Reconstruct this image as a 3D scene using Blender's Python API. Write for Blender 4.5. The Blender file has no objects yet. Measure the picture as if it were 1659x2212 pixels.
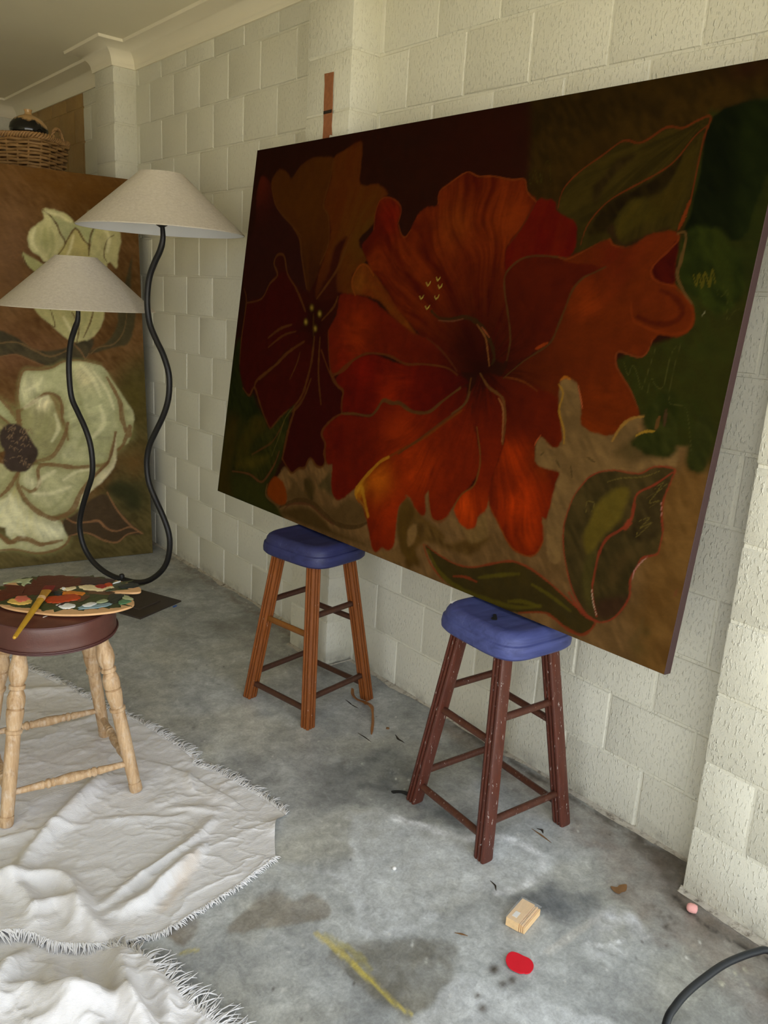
import bpy, bmesh, math, random
import numpy as np
from mathutils import Vector, Matrix

SC = bpy.context.scene
COL = SC.collection
R = math.radians

# ------------------------------------------------------------------ camera
cd = bpy.data.cameras.new('camera')
cam = bpy.data.objects.new('camera', cd)
COL.objects.link(cam)
cd.sensor_fit = 'HORIZONTAL'
cd.sensor_width = 36.0
cd.lens = 1750.66 / 1659 * 36.0
cd.clip_start = 0.05
cam.matrix_world = Matrix(((0.7675373, 0.11742843, -0.63015637, -2.05420636),
                           (-0.63841868, 0.22825064, -0.73506682, -0.98292619),
                           (0.05751585, 0.96649481, 0.25015938, 1.52701869),
                           (0, 0, 0, 1)))
SC.camera = cam

# ------------------------------------------------------------------ daylight
world = bpy.data.worlds.new('overcast_sky')
SC.world = world
world.use_nodes = True
wn = world.node_tree
wn.nodes.clear()
w_out = wn.nodes.new('ShaderNodeOutputWorld')
w_bg = wn.nodes.new('ShaderNodeBackground')
w_tc = wn.nodes.new('ShaderNodeTexCoord')
w_sep = wn.nodes.new('ShaderNodeSeparateXYZ')
w_ramp = wn.nodes.new('ShaderNodeValToRGB')
w_ramp.color_ramp.elements[0].position = 0.0
w_ramp.color_ramp.elements[0].color = (0.98, 0.99, 1.0, 1)
w_ramp.color_ramp.elements[1].position = 0.75
w_ramp.color_ramp.elements[1].color = (0.36, 0.41, 0.48, 1)
_e = w_ramp.color_ramp.elements.new(0.22)
_e.color = (0.84, 0.88, 0.93, 1)
wn.links.new(w_tc.outputs['Generated'], w_sep.inputs[0])
wn.links.new(w_sep.outputs['Z'], w_ramp.inputs[0])
wn.links.new(w_ramp.outputs[0], w_bg.inputs[0])
w_bg.inputs[1].default_value = 2.0
wn.links.new(w_bg.outputs[0], w_out.inputs[0])

# added sun behind the house: bounces warm light off the driveway, never enters directly
sl = bpy.data.lights.new('bounce_sun', 'SUN')
sl.energy = 9.0
sl.angle = R(8)
sl.color = (1.0, 0.935, 0.775)
so = bpy.data.objects.new('bounce_sun', sl)
so.rotation_euler = (R(-36), 0, R(12))
COL.objects.link(so)

# the open garage doorway guides the sampling of that sky (portal, gives no light itself)
ld = bpy.data.lights.new('doorway_portal', 'AREA')
ld.shape = 'RECTANGLE'
ld.size, ld.size_y = 4.6, 2.35
ld.cycles.is_portal = True
lo = bpy.data.objects.new('doorway_portal', ld)
lo.matrix_world = Matrix(((1, 0, 0, -2.43), (0, 0, -1, -0.66), (0, 1, 0, 1.175), (0, 0, 0, 1)))
COL.objects.link(lo)

SC.view_settings.view_transform = 'Standard'
SC.view_settings.look = 'None'
SC.view_settings.gamma = 1.0
SC.view_settings.use_curve_mapping = False
SC.view_settings.exposure = 1.04
try:
    SC.cycles.max_bounces = 12
    SC.cycles.diffuse_bounces = 8
except Exception:
    pass

# ------------------------------------------------------------------ helpers
def lin(c):
    c = np.asarray(c, float) / 255.0
    return np.where(c <= 0.04045, c / 12.92, ((c + 0.055) / 1.055) ** 2.4)

def mesh_from(name, verts, faces, smooth=False):
    me = bpy.data.meshes.new(name)
    me.from_pydata([tuple(v) for v in verts], [], faces)
    me.update()
    if smooth:
        me.polygons.foreach_set('use_smooth', [True] * len(me.polygons))
    return me

def link(name, me, mat=None, parent=None, loc=None):
    o = bpy.data.objects.new(name, me)
    COL.objects.link(o)
    if mat is not None and me is not None:
        me.materials.append(mat)
    if parent is not None:
        o.parent = parent
    if loc is not None:
        o.location = loc
    return o

class MB:
    """collects shapes into one mesh"""
    def __init__(s):
        s.v, s.f = [], []
    def add(s, verts, faces):
        b = len(s.v)
        s.v += [tuple(q) for q in verts]
        s.f += [tuple(i + b for i in f) for f in faces]
        return s
    def box(s, x0, x1, y0, y1, z0, z1, m=None):
        v = [(x, y, z) for z in (z0, z1) for y in (y0, y1) for x in (x0, x1)]
        if m is not None:
            v = [m @ Vector(q) for q in v]
        return s.add(v, [(0, 2, 3, 1), (4, 5, 7, 6), (0, 1, 5, 4), (2, 6, 7, 3), (0, 4, 6, 2), (1, 3, 7, 5)])
    def rings(s, rings, cap0=True, cap1=True, closed=True):
        n = len(rings[0])
        b = len(s.v)
        for r in rings:
            s.v += [tuple(q) for q in r]
        for i in range(len(rings) - 1):
            for j in range(n if closed else n - 1):
                k = (j + 1) % n
                s.f.append((b + i * n + j, b + i * n + k, b + (i + 1) * n + k, b + (i + 1) * n + j))
        if cap0:
            s.f.append(tuple(b + j for j in reversed(range(n))))
        if cap1:
            s.f.append(tuple(b + (len(rings) - 1) * n + j for j in range(n)))
        return s
    def tube(s, pts, rad, n=10, cap=True):
        pts = [Vector(q) for q in pts]
        if not hasattr(rad, '__len__'):
            rad = [rad] * len(pts)
        rings = []
        up = None
        for i, q in enumerate(pts):
            a = pts[max(i - 1, 0)]
            c = pts[min(i + 1, len(pts) - 1)]
            d = (c - a).normalized()
            if up is None:
                up = Vector((0, 0, 1)) if abs(d.z) < 0.9 else Vector((1, 0, 0))
            u = (up - d * up.dot(d)).normalized()
            w = d.cross(u)
            up = u
            rings.append([q + (u * math.cos(2 * math.pi * k / n) + w * math.sin(2 * math.pi * k / n)) * rad[i] for k in range(n)])
        return s.rings(rings, cap, cap)
    def lathe(s, prof, n=32, p0=(0, 0, 0), p1=None):
        """prof: (t, r); axis from p0 to p1 (t 0..1) or world z"""
        p0 = Vector(p0)
        if p1 is None:
            d, L = Vector((0, 0, 1)), 1.0
        else:
            d = Vector(p1) - p0
            L = d.length
            d.normalize()
        u = d.orthogonal().normalized()
        w = d.cross(u)
        rings = []
        for t, r in prof:
            c = p0 + d * (t * L)
            rings.append([c + (u * math.cos(2 * math.pi * k / n) + w * math.sin(2 * math.pi * k / n)) * r for k in range(n)])
        return s.rings(rings, True, True)
    def build(s, name, mat, parent=None, smooth=True, loc=None, sharp=35):
        me = mesh_from(name, s.v, s.f, smooth)
        if smooth and sharp:
            try:
                me.set_sharp_from_angle(angle=R(sharp))
            except Exception:
                pass
        return link(name, me, mat, parent, loc)

def tag(o, label, cat, group=None, kind=None):
    o['label'] = label
    o['category'] = cat
    if group:
        o['group'] = group
    if kind:
        o['kind'] = kind
    return o

def thing(name, label, cat, loc=(0, 0, 0), rz=0.0, group=None):
    o = bpy.data.objects.new(name, None)
    COL.objects.link(o)
    o.location = loc
    o.rotation_euler = (0, 0, rz)
    o.empty_display_size = 0.05
    return tag(o, label, cat, group)

def struct(o):
    o['kind'] = 'structure'
    return o

def catmull(P, closed=False, k=4):
    P = [np.asarray(q, float) for q in P]
    n = len(P)
    out = []
    rng = n if closed else n - 1
    for i in range(rng):
        p0 = P[(i - 1) % n] if closed or i > 0 else P[0]
        p1 = P[i]
        p2 = P[(i + 1) % n]
        p3 = P[(i + 2) % n] if closed or i + 2 < n else P[n - 1]
        for j in range(k):
            t = j / k
            out.append(0.5 * (2 * p1 + (p2 - p0) * t + (2 * p0 - 5 * p1 + 4 * p2 - p3) * t * t + (3 * p1 - p0 - 3 * p2 + p3) * t ** 3))
    if not closed:
        out.append(P[-1])
    return out

# ---- numpy value noise
def _hash(ix, iy, seed):
    h = (ix.astype(np.int64) * 374761393 + iy.astype(np.int64) * 668265263 + seed * 1442695041) & 0xffffffff
    h = ((h ^ (h >> 13)) * 1274126177) & 0xffffffff
    return ((h ^ (h >> 16)) & 0xffff) / 65535.0

def vnoise(x, y, seed=0):
    ix, iy = np.floor(x), np.floor(y)
    fx, fy = x - ix, y - iy
    fx = fx * fx * (3 - 2 * fx)
    fy = fy * fy * (3 - 2 * fy)
    a, b = _hash(ix, iy, seed), _hash(ix + 1, iy, seed)
    c, d = _hash(ix, iy + 1, seed), _hash(ix + 1, iy + 1, seed)
    return (a * (1 - fx) + b * fx) * (1 - fy) + (c * (1 - fx) + d * fx) * fy

def fbm(x, y, seed=0, o=4):
    r, a, t = 0.0, 0.5, 0.0
    for i in range(o):
        r = r + a * vnoise(x * 2 ** i, y * 2 ** i, seed + i * 17)
        t += a
        a *= 0.5
    return r / t

def sstep(a, b, x):
    t = np.clip((x - a) / (b - a), 0, 1)
    return t * t * (3 - 2 * t)

class Paint:
    """hand-painted colours on a grid of points (pigment only)"""
    def __init__(s, X, Y, base, gain=1.0):
        s.X, s.Y, s.g = X, Y, gain
        s.c = np.empty(X.shape + (3,))
        s.c[:] = lin(base) / gain
        s.seed = 1
    def _box(s, P, m):
        x0, y0 = P.min(0) - m
        x1, y1 = P.max(0) + m
        j = np.where((s.X[0] >= x0) & (s.X[0] <= x1))[0]
        i = np.where((s.Y[:, 0] >= y0) & (s.Y[:, 0] <= y1))[0]
        if len(i) == 0 or len(j) == 0:
            return None
        return slice(i[0], i[-1] + 1), slice(j[0], j[-1] + 1)
    def _dist(s, P, X, Y, closed):
        n = len(P)
        d = np.full(X.shape, 1e9)
        ins = np.zeros(X.shape, bool)
        tpar = np.zeros(X.shape)
        for i in range(n if closed else n - 1):
            ax, ay = P[i]
            bx, by = P[(i + 1) % n]
            ex, ey = bx - ax, by - ay
            l2 = ex * ex + ey * ey + 1e-18
            t = np.clip(((X - ax) * ex + (Y - ay) * ey) / l2, 0, 1)
            q = (X - ax - t * ex) ** 2 + (Y - ay - t * ey) ** 2
            if closed:
                if ay != by:
                    ins ^= ((ay > Y) != (by > Y)) & (X < ex * (Y - ay) / ey + ax)
                d = np.minimum(d, q)
            else:
                mk = q < d
                d = np.where(mk, q, d)
                tpar = np.where(mk, (i + t) / (n - 1), tpar)
        return np.sqrt(d), ins, tpar
    def mix(s, sl, m, col):
        s.c[sl] = s.c[sl] * (1 - m[..., None]) + col * m[..., None]
    def poly(s, P, c1, c2=None, streak=None, amt=0.3, soft=0.003, grad=(), a=1.0, k=3, rough=0.0015):
        s.seed += 1
        P = np.array(catmull(P, True, k))
        sl = s._box(P, soft * 2 + 0.004)
        if sl is None:
            return
        X, Y = s.X[sl], s.Y[sl]
        d, ins, _ = s._dist(P, X, Y, True)
        sd = np.where(ins, d, -d) + (vnoise(X * 160, Y * 160, s.seed) - 0.5) * 2 * rough + (vnoise(X * 48, Y * 48, s.seed + 11) - 0.5) * 2.6 * rough
        m = sstep(-soft, soft, sd) * a
        if streak:
            dx, dy = X - streak[0], Y - streak[1]
            th = np.arctan2(dy, dx)
            r = np.hypot(dx, dy)
            w = (vnoise(X * 9, Y * 9, s.seed + 5) - 0.5) * 0.5
            n = 0.45 * vnoise(th * 9 + w * 3, r * 5, s.seed) + 0.35 * vnoise(th * 26 + w * 8, r * 9, s.seed + 1) + 0.2 * vnoise(th * 70 + w * 20, r * 22, s.seed + 2)
        else:
            n = 0.6 * fbm(X * 10 + Y * 4, Y * 16, s.seed) + 0.4 * vnoise(X * 70 + Y * 60, Y * 24 - X * 16, s.seed + 3)
        n = np.clip((n - 0.5) * 2.3 + 0.5, 0, 1)
        A, B = lin(c1) / s.g, lin(c2 if c2 else c1) / s.g
        col = A + (B - A) * n[..., None]
        for gx, gy, gr, gc in grad:
            q = np.hypot(X - gx, Y - gy) / gr
            wgt = np.clip(np.exp(-q * q * 1.3) * (0.8 + 0.5 * (n - 0.5)), 0, 1)
            col = col * (1 - wgt[..., None]) + lin(gc) / s.g * wgt[..., None]
        n2 = vnoise(X * 300, Y * 300, 77) * 0.35 + vnoise(X * 45, Y * 30, s.seed + 9) * 0.65
        col = col * (1 + amt * ((n - 0.5) * 1.0 + (n2 - 0.5) * 1.0))[..., None]
        s.mix(sl, m, np.clip(col, 0.0008, 0.9))
    def line(s, P, w, c, a=1.0, soft=0.002):
        s.seed += 1
        P = np.array(catmull(P, False, 4)) if len(P) > 2 else np.array(P, float)
        sl = s._box(P, w + soft * 2)
        if sl is None:
            return
        X, Y = s.X[sl], s.Y[sl]
        d, _, t = s._dist(P, X, Y, False)
        ww = w * 0.5 * (0.55 + 0.45 * np.sin(np.pi * np.clip(t, 0.06, 0.94))) * (0.75 + 0.5 * vnoise(t * 23, t * 0 + s.seed, s.seed))
        m = 1 - sstep(ww - soft * 0.5, ww + soft * 0.5 + 1e-6, d)
        m = m * a * (0.75 + 0.25 * vnoise(X * 120, Y * 120, s.seed))
        s.mix(sl, m, lin(c) / s.g)
    def blob(s, x, y, rx, ry, ang, c, a):
        s.seed += 1
        r = max(rx, ry) * 2.2
        sl = s._box(np.array([[x - r, y - r], [x + r, y + r]]), 0)
        if sl is None:
            return
        X, Y = s.X[sl] - x, s.Y[sl] - y
        u = (X * math.cos(ang) + Y * math.sin(ang)) / rx
        v = (-X * math.sin(ang) + Y * math.cos(ang)) / ry
        m = np.exp(-(u * u + v * v) * 1.2) * a * (0.6 + 0.8 * fbm(s.X[sl] * 14, s.Y[sl] * 22, s.seed))
        s.mix(sl, np.clip(m, 0, 1), lin(c) / s.g)

def grid_mesh(name, xs, ys, fn):
    """grid with vertex positions fn(X,Y)->(x,y,z) arrays"""
    X, Y = np.meshgrid(xs, ys)
    V = np.stack(fn(X, Y), -1).reshape(-1, 3)
    ny, nx = X.shape
    i = np.arange(ny * nx).reshape(ny, nx)
    F = np.stack([i[:-1, :-1], i[:-1, 1:], i[1:, 1:], i[1:, :-1]], -1).reshape(-1, 4)
    me = bpy.data.meshes.new(name)
    me.vertices.add(len(V))
    me.vertices.foreach_set('co', V.ravel())
    me.loops.add(F.size)
    me.loops.foreach_set('vertex_index', F.ravel())
    me.polygons.add(len(F))
    me.polygons.foreach_set('loop_start', np.arange(0, F.size, 4))
    me.polygons.foreach_set('use_smooth', np.ones(len(F), bool))
    me.update(calc_edges=True)
    me.validate()
    return me, X, Y

def set_attr(me, name, rgb):
    a = me.color_attributes.new(name, 'FLOAT_COLOR', 'POINT')
    q = np.ones((len(me.vertices), 4), np.float32)
    q[:, :3] = rgb.reshape(-1, 3)
    a.data.foreach_set('color', q.ravel())

# ---- node helpers
class NM:
    def __init__(s, name, rough=0.6, spec=0.4):
        s.m = bpy.data.materials.new(name)
        s.m.use_nodes = True
        s.t = s.m.node_tree
        s.b = s.t.nodes['Principled BSDF']
        s.b.inputs['Roughness'].default_value = rough
        s.b.inputs['Specular IOR Level'].default_value = spec
    def n(s, typ, **kw):
        q = s.t.nodes.new(typ)
        for k, v in kw.items():
            if k.startswith('i_'):
                q.inputs[k[2:].replace('_', ' ')].default_value = v
            else:
                setattr(q, k, v)
        return q
    def l(s, a, b):
        s.t.links.new(a, b)
    def coord(s, kind='Object', scale=(1, 1, 1)):
        tc = s.n('ShaderNodeTexCoord')
        mp = s.n('ShaderNodeMapping')
        mp.inputs['Scale'].default_value = scale
        s.l(tc.outputs[kind], mp.inputs[0])
        return mp.outputs[0]
    def noise(s, vec, scale, detail=4, rough=0.55, dist=0.0):
        q = s.n('ShaderNodeTexNoise')
        q.inputs['Scale'].default_value = scale
        q.inputs['Detail'].default_value = detail
        q.inputs['Roughness'].default_value = rough
        q.inputs['Distortion'].default_value = dist
        s.l(vec, q.inputs['Vector'])
        return q.outputs['Fac']
    def ramp(s, fac, stops):
        q = s.n('ShaderNodeValToRGB')
        e = q.color_ramp.elements
        while len(e) < len(stops):
            e.new(0.5)
        for el, (p, c) in zip(e, stops):
            el.position = p
            el.color = (c, c, c, 1) if not hasattr(c, '__len__') else (*c, 1)
        s.l(fac, q.inputs[0])
        return q.outputs[0]
    def mix(s, fac, a, b, mode='MIX'):
        q = s.n('ShaderNodeMix', data_type='RGBA', blend_type=mode)
        for v, i in ((fac, 0), (a, 6), (b, 7)):
            if hasattr(v, 'is_linked') or hasattr(v, 'links'):
                s.l(v, q.inputs[i])
            elif i == 0:
                q.inputs[i].default_value = v
            else:
                q.inputs[i].default_value = (*v, 1) if len(v) == 3 else v
        return q.outputs[2]
    def math(s, op, a, b=None, clamp=False):
        q = s.n('ShaderNodeMath', operation=op, use_clamp=clamp)
        for v, i in ((a, 0), (b, 1)):
            if v is None:
                continue
            if hasattr(v, 'links'):
                s.l(v, q.inputs[i])
            else:
                q.inputs[i].default_value = v
        return q.outputs[0]
    def bump(s, h, strength=0.3, dist=0.003, prev=None):
        q = s.n('ShaderNodeBump')
        q.inputs['Strength'].default_value = strength
        q.inputs['Distance'].default_value = dist
        s.l(h, q.inputs['Height'])
        if prev is not None:
            s.l(prev, q.inputs['Normal'])
        s.l(q.outputs[0], s.b.inputs['Normal'])
        return q.outputs[0]
    def col(s, c):
        if hasattr(c, 'links'):
            s.l(c, s.b.inputs['Base Color'])
        else:
            s.b.inputs['Base Color'].default_value = (*c, 1)
        return s

def simple(name, rgb, rough=0.6, spec=0.4, var=0.15, scale=20, bump=0.0, bscale=60, stretch=(1, 1, 1)):
    q = NM(name, rough, spec)
    v = q.coord('Object', stretch)
    c = lin(rgb)
    f = q.noise(v, scale, 5)
    q.col(q.mix(f, tuple(np.clip(c * (1 - var), 0, 1)), tuple(np.clip(c * (1 + var), 0, 1))))
    if bump:
        q.bump(q.noise(v, bscale, 4), bump, 0.002)
    return q.m

# ------------------------------------------------------------------ setting: materials
def wall_paint(bare_from=None):
    q = NM('painted_block' if bare_from is None else 'painted_block_part_bare', 0.5, 0.35)
    v = q.coord()
    f1 = q.noise(v, 2.2, 4)
    base = q.mix(f1, (0.66, 0.638, 0.52), (0.72, 0.70, 0.592))
    sep = q.n('ShaderNodeSeparateXYZ')
    q.l(v, sep.inputs[0])
    # grime: sparse dark specks, denser near the floor and near the door pier
    sp = q.noise(q.coord('Object', (60, 60, 34)), 1.0, 3, 0.7)
    low = q.math('MULTIPLY', q.math('SUBTRACT', 1.0, sep.outputs[2]), 0.03)
    near = q.math('MULTIPLY', q.math('SUBTRACT', 0.6, sep.outputs[1]), 0.03)
    near = q.math('MAXIMUM', near, -0.02)
    thr = q.math('ADD', q.math('ADD', sp, q.math('MAXIMUM', low, -0.03)), near)
    speck = q.ramp(thr, [(0.735, 0.0), (0.765, 0.75)])
    base = q.mix(speck, base, (0.10, 0.085, 0.06))
    skirt = q.math('MULTIPLY', q.ramp(sep.outputs[2], [(0.0, 1.0), (0.06, 0.0)]), q.ramp(q.noise(v, 14, 5, 0.7), [(0.42, 0.0), (0.7, 0.8)]))
    base = q.mix(skirt, base, (0.20, 0.175, 0.14))
    if bare_from is not None:
        edge = q.math('ADD', sep.outputs[1], q.math('MULTIPLY', q.noise(v, 6, 3), 0.03))
        m = q.math('GREATER_THAN', edge, bare_from)
        bare = q.mix(q.noise(v, 9, 6, 0.7), (0.28, 0.16, 0.05), (0.46, 0.29, 0.10))
        base = q.mix(m, base, bare)
    q.col(base)
    # paint runs, blisters and brush texture
    drip = q.ramp(q.noise(q.coord('Object', (150, 150, 62)), 1.0, 2, 0.5), [(0.56, 0.0), (0.74, 1.0)])
    pit = q.noise(v, 190, 3, 0.6)
    h = q.math('ADD', drip, q.math('MULTIPLY', pit, 0.45))
    b = q.bump(h, 0.65, 0.0034)
    q.bump(q.noise(v, 9, 3), 0.25, 0.012, b)
    return q.m

M_WALL = wall_paint()
M_WALLB = wall_paint(4.55)
M_COVE = simple('cove_paint', (238, 230, 208), 0.55, 0.3, 0.04, 4, 0.08, 40)
M_CEIL = simple('ceiling_paint', (236, 229, 206), 0.8, 0.2, 0.04, 2.5, 0.06, 90)
M_PLAIN = simple('far_wall_paint', (230, 223, 194), 0.7, 0.3, 0.08, 3)
M_BARE = simple('bare_brick_strip', (150, 96, 62), 0.85, 0.2, 0.35, 60, 0.6, 130)
M_GAP = simple('dark_mortar_gap', (50, 42, 34), 0.9, 0.1, 0.3, 60)

BL, BH = 0.285, 0.2
rnd = random.Random(11)

# ------------------------------------------------------------------ right wall of painted blocks
def block_face(y0, y1, z1):
    mb = MB()
    def cell(a, b, c, d):
        J = lambda k=0.0009: rnd.uniform(-k, k)
        rings = []
        for ins, dep in ((0.0, 0.0048), (0.0042, 0.0045), (0.0066, 0.0008), (0.009, 0.0)):
            jj = (lambda: J(0.0012)) if ins > 0 else (lambda: 0.0)
            rings.append([(dep, a + ins + jj(), c + ins + jj()), (dep, b - ins + jj(), c + ins + jj()),
                          (dep, b - ins + jj(), d - ins + jj()), (dep, a + ins + jj(), d - ins + jj())])
        # outward normal is -x
        rings = [list(reversed(r)) for r in rings]
        mb.rings(rings, False, True)
    k = 0
    while k * BH < z1 - 1e-6:
        z0_, z1_ = k * BH, min((k + 1) * BH, z1)
        off = BL * 0.5 if k % 2 == 0 else 0.0
        c = math.floor((y0 - off) / BL) * BL + off
        while c < y1 - 1e-6:
            a, b = max(c, y0), min(c + BL, y1)
            if b - a > 0.012:
                cell(a, b, z0_, z1_)
            c += BL
        k += 1
    return mb

wall = struct(block_face(-0.7, 7.0, 2.79).build('wall_right', M_WALLB, sharp=30))
slab = MB().box(0.006, 0.12, -0.7, 7.0, 0, 2.85)
wb = slab.build('backing', M_PLAIN, wall, smooth=False)

def bevel_block(mb, x0, x1, y0, y1, z0, z1, b=0.005):
    jt = lambda: rnd.uniform(-0.0012, 0.0012)
    def ring(ins, z):
        r = 0.006
        pts = []
        for cx, cy, a0 in ((x1 - r, y1 - r, 0), (x0 + r, y1 - r, 90), (x0 + r, y0 + r, 180), (x1 - r, y0 + r, 270)):
            for a in (0, 45, 90):
                t = R(a0 + a)
                pts.append((cx + (r - ins) * math.cos(t), cy + (r - ins) * math.sin(t), z))
        return pts
    j = 0.0035
    mb.rings([ring(b * 0.9, z0 + j), ring(b * 0.25, z0 + j + b * 0.5), ring(0, z0 + j + b), ring(0, z1 - j - b), ring(b * 0.25, z1 - j - b * 0.5), ring(b * 0.9, z1 - j)])

def pilaster(y0, y1, wide=False):
    mb = MB()
    mb.box(-0.126, 0.004, y0 + 0.004, y1 - 0.004, 0, 2.79)
    for k in range(14):
        z0, z1 = k * BH, min((k + 1) * BH, 2.79)
        e = rnd.uniform(-0.0015, 0.0015)
        if not wide:
            bevel_block(mb, -0.13 + e, 0.004, y0, y1, z0, z1)
        else:
            cuts = [y0, y0 + BL, y1] if k % 2 == 0 else [y0, y0 + BL * 0.5, y1 - BL * 0.4, y1]
            cuts = [y0 + (y1 - q) for q in cuts][::-1]
            for a, b in zip(cuts[:-1], cuts[1:]):
                bevel_block(mb, -0.13 + e, 0.004, a + (0.003 if a > y0 else 0), b - (0.003 if b < y1 else 0), z0, z1)
    o = mb.build('pilaster', M_WALL, wall, sharp=30)
    return o

pil_mid = pilaster(1.588, 1.868)
pilaster(3.737, 4.0)
pilaster(5.86, 6.13)
pier = pilaster(-0.67, -0.097, True)
# narrow strip where the paint has come away
strip_out = [(1.745, 2.335), (1.7185, 2.334), (1.717, 2.317), (1.714, 2.334), (1.689, 2.333), (1.6905, 2.28), (1.688, 2.215), (1.689, 2.15), (1.685, 2.118),
             (1.700, 2.121), (1.706, 2.108), (1.722, 2.112), (1.735, 2.101), (1.742, 2.112), (1.7395, 2.17), (1.7425, 2.24), (1.741, 2.30)]
mb = MB()
mb.rings([[(-0.1318, y, z) for y, z in strip_out], [(-0.1345, y, z) for y, z in strip_out]], False, True)
st = mb.build('bare_strip', M_BARE, pil_mid, smooth=False)
MB().box(-0.1352, -0.132, 1.6885, 1.7415, 2.196, 2.207).build('mortar_gap', M_GAP, pil_mid, smooth=False)

# mortar fillet where wall meets floor
mb = MB()
path = [(0, 7.0), (0, 6.13), (-0.13, 6.13), (-0.13, 5.86), (0, 5.86), (0, 4.0), (-0.13, 4.0), (-0.13, 3.737), (0, 3.737), (0, 1.868), (-0.13, 1.868), (-0.13, 1.588), (0, 1.588), (0, -0.097), (-0.13, -0.097), (-0.13, -0.67)]

def offset_path(path, d):
    out = []
    n = len(path)
    for i, (x, y) in enumerate(path):
        segs = []
        if i > 0:
            segs.append((path[i - 1], path[i]))
        if i < n - 1:
            segs.append((path[i], path[i + 1]))
        ox = oy = 0.0
        for (a, b) in segs:
            dx, dy = b[0] - a[0], b[1] - a[1]
            if abs(dx) < 1e-9:      # runs along y, room is at -x
                ox = -d
            else:                    # step: normal along y; going -y, room side of a step
                oy = d if dx < 0 else -d
        out.append((x + ox, y + oy))
    return out

def sweep(prof, path, name, mat, sharp=40):
    mb = MB()
    for (d0, z0), (d1, z1) in zip(prof[:-1], prof[1:]):
        a, b = offset_path(path, d0), offset_path(path, d1)
        b0 = len(mb.v)
        mb.v += [(x, y, z0) for x, y in a] + [(x, y, z1) for x, y in b]
        n = len(path)
        for i in range(n - 1):
            mb.f.append((b0 + i, b0 + i + 1, b0 + n + i + 1, b0 + n + i))
    me = mesh_from(name, mb.v, mb.f, False)
    bm = bmesh.new()
    bm.from_mesh(me)
    bmesh.ops.remove_doubles(bm, verts=bm.verts, dist=1e-5)
    bmesh.ops.recalc_face_normals(bm, faces=bm.faces)
    bm.to_mesh(me)
    bm.free()
    me.polygons.foreach_set('use_smooth', [True] * len(me.polygons))
    try:
        me.set_sharp_from_angle(angle=R(sharp))
    except Exception:
        pass
    return link(name, me, mat)

cove = [(0.0, 2.683), (0.010, 2.683), (0.012, 2.698)]
for i in range(0, 13):
    t = R(90 * i / 12)
    cove.append((0.122 - 0.108 * math.cos(t), 2.700 + 0.076 * math.sin(t)))
cove += [(0.1235, 2.7775), (0.124, 2.7835), (0.1275, 2.7905)]
struct(sweep(cove, path, 'trim_1', M_COVE))

# crumbly mortar line along the foot of the wall
me, X, Y = grid_mesh('trim_2', np.linspace(0, 1, 7), np.linspace(-0.67, 3.7, 900), lambda X, Y: (
    np.where((Y > 1.58) & (Y < 1.876), -0.13, np.where(Y < -0.09, -0.13, 0.0)) + 0.006 - X * (0.010 + 0.036 * fbm(Y * 7, Y * 0, 3) ** 1.5),
    Y, 0.0008 + (0.002 + 0.011 * fbm(Y * 21, X * 3, 5)) * (1 - X) ** 1.3 * (0.6 + 0.8 * vnoise(Y * 90, X * 9, 8))))
q = NM('crumbly_mortar', 0.9, 0.2)
v = q.coord()
q.col(q.mix(q.ramp(q.noise(v, 38, 5, 0.7), [(0.30, 0.0), (0.50, 1.0)]), (0.16, 0.13, 0.10), (0.50, 0.46, 0.38)))
q.bump(q.noise(v, 120, 4), 0.6, 0.004)
struct(link('trim_2', me, q.m))

# ------------------------------------------------------------------ floor of stained concrete
fx = np.concatenate([np.linspace(-5.2, -2.0, 20)[:-1], np.arange(-2.0, 0.012, 0.0075)])
fy = np.concatenate([np.linspace(-0.75, -0.5, 20)[:-1], np.arange(-0.5, 2.0, 0.0075), np.arange(2.0, 4.2, 0.012), np.linspace(4.2, 7.0, 24)])
me, X, Y = grid_mesh('floor', fx, fy, lambda X, Y: (X, Y, X * 0))
P = Paint(X, Y, (166, 169, 168))
n1 = fbm(X * 2.6, Y * 2.6, 3, 5)
n2 = fbm(X * 9 + 3 * n1, Y * 9, 8, 5)
n3 = fbm(X * 34, Y * 34, 21, 4)
val = 1 + 0.75 * (n1 - 0.5) + 0.55 * (n2 - 0.5) + 0.25 * (n3 - 0.5)
P.c *= val[..., None]
warm = sstep(0.45, 0.7, fbm(X * 3.1 + 9, Y * 3.1, 40, 4))[..., None] * 0.6
P.c = P.c * (1 - warm) + P.c * np.array([1.06, 1.0, 0.86]) * warm
full = (slice(None), slice(None))
def area(pts, c, a, soft=0.03, rough=0.02, brk=0.5, fr=14):
    """irregular stain with broken edge"""
    Q = np.array(catmull(pts, True, 4))
    sl = P._box(Q, soft * 2 + rough * 2)
    if sl is None:
        return
    P.seed += 3
    x, y = X[sl], Y[sl]
    d, ins, _ = P._dist(Q, x, y, True)
    sd = np.where(ins, d, -d) + (fbm(x * fr, y * fr, P.seed, 4) - 0.5) * 4 * rough
    m = sstep(-soft, soft, sd) * a * (1 - brk + brk * 2 * np.clip(fbm(x * fr * 1.7, y * fr * 1.7, P.seed + 4, 5) - 0.25, 0, 1))
    P.mix(sl, np.clip(m, 0, 1), lin(c))
def edge(pts, w, c, a, soft=0.006, fr=16):
    Q = np.array(catmull(pts, False, 5))
    sl = P._box(Q, w * 2 + soft * 2)
    if sl is None:
        return
    P.seed += 3
    x, y = X[sl], Y[sl]
    d, _, t = P._dist(Q, x, y, False)
    d = d + (fbm(x * fr, y * fr, P.seed, 4) - 0.5) * w * 1.6
    m = (1 - sstep(0, w + soft, np.abs(d))) * a * np.clip(fbm(x * fr * 2, y * fr * 2, P.seed + 2, 4) * 2.2 - 0.45, 0, 1)
    P.mix(sl, np.clip(m, 0, 1), lin(c))
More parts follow.
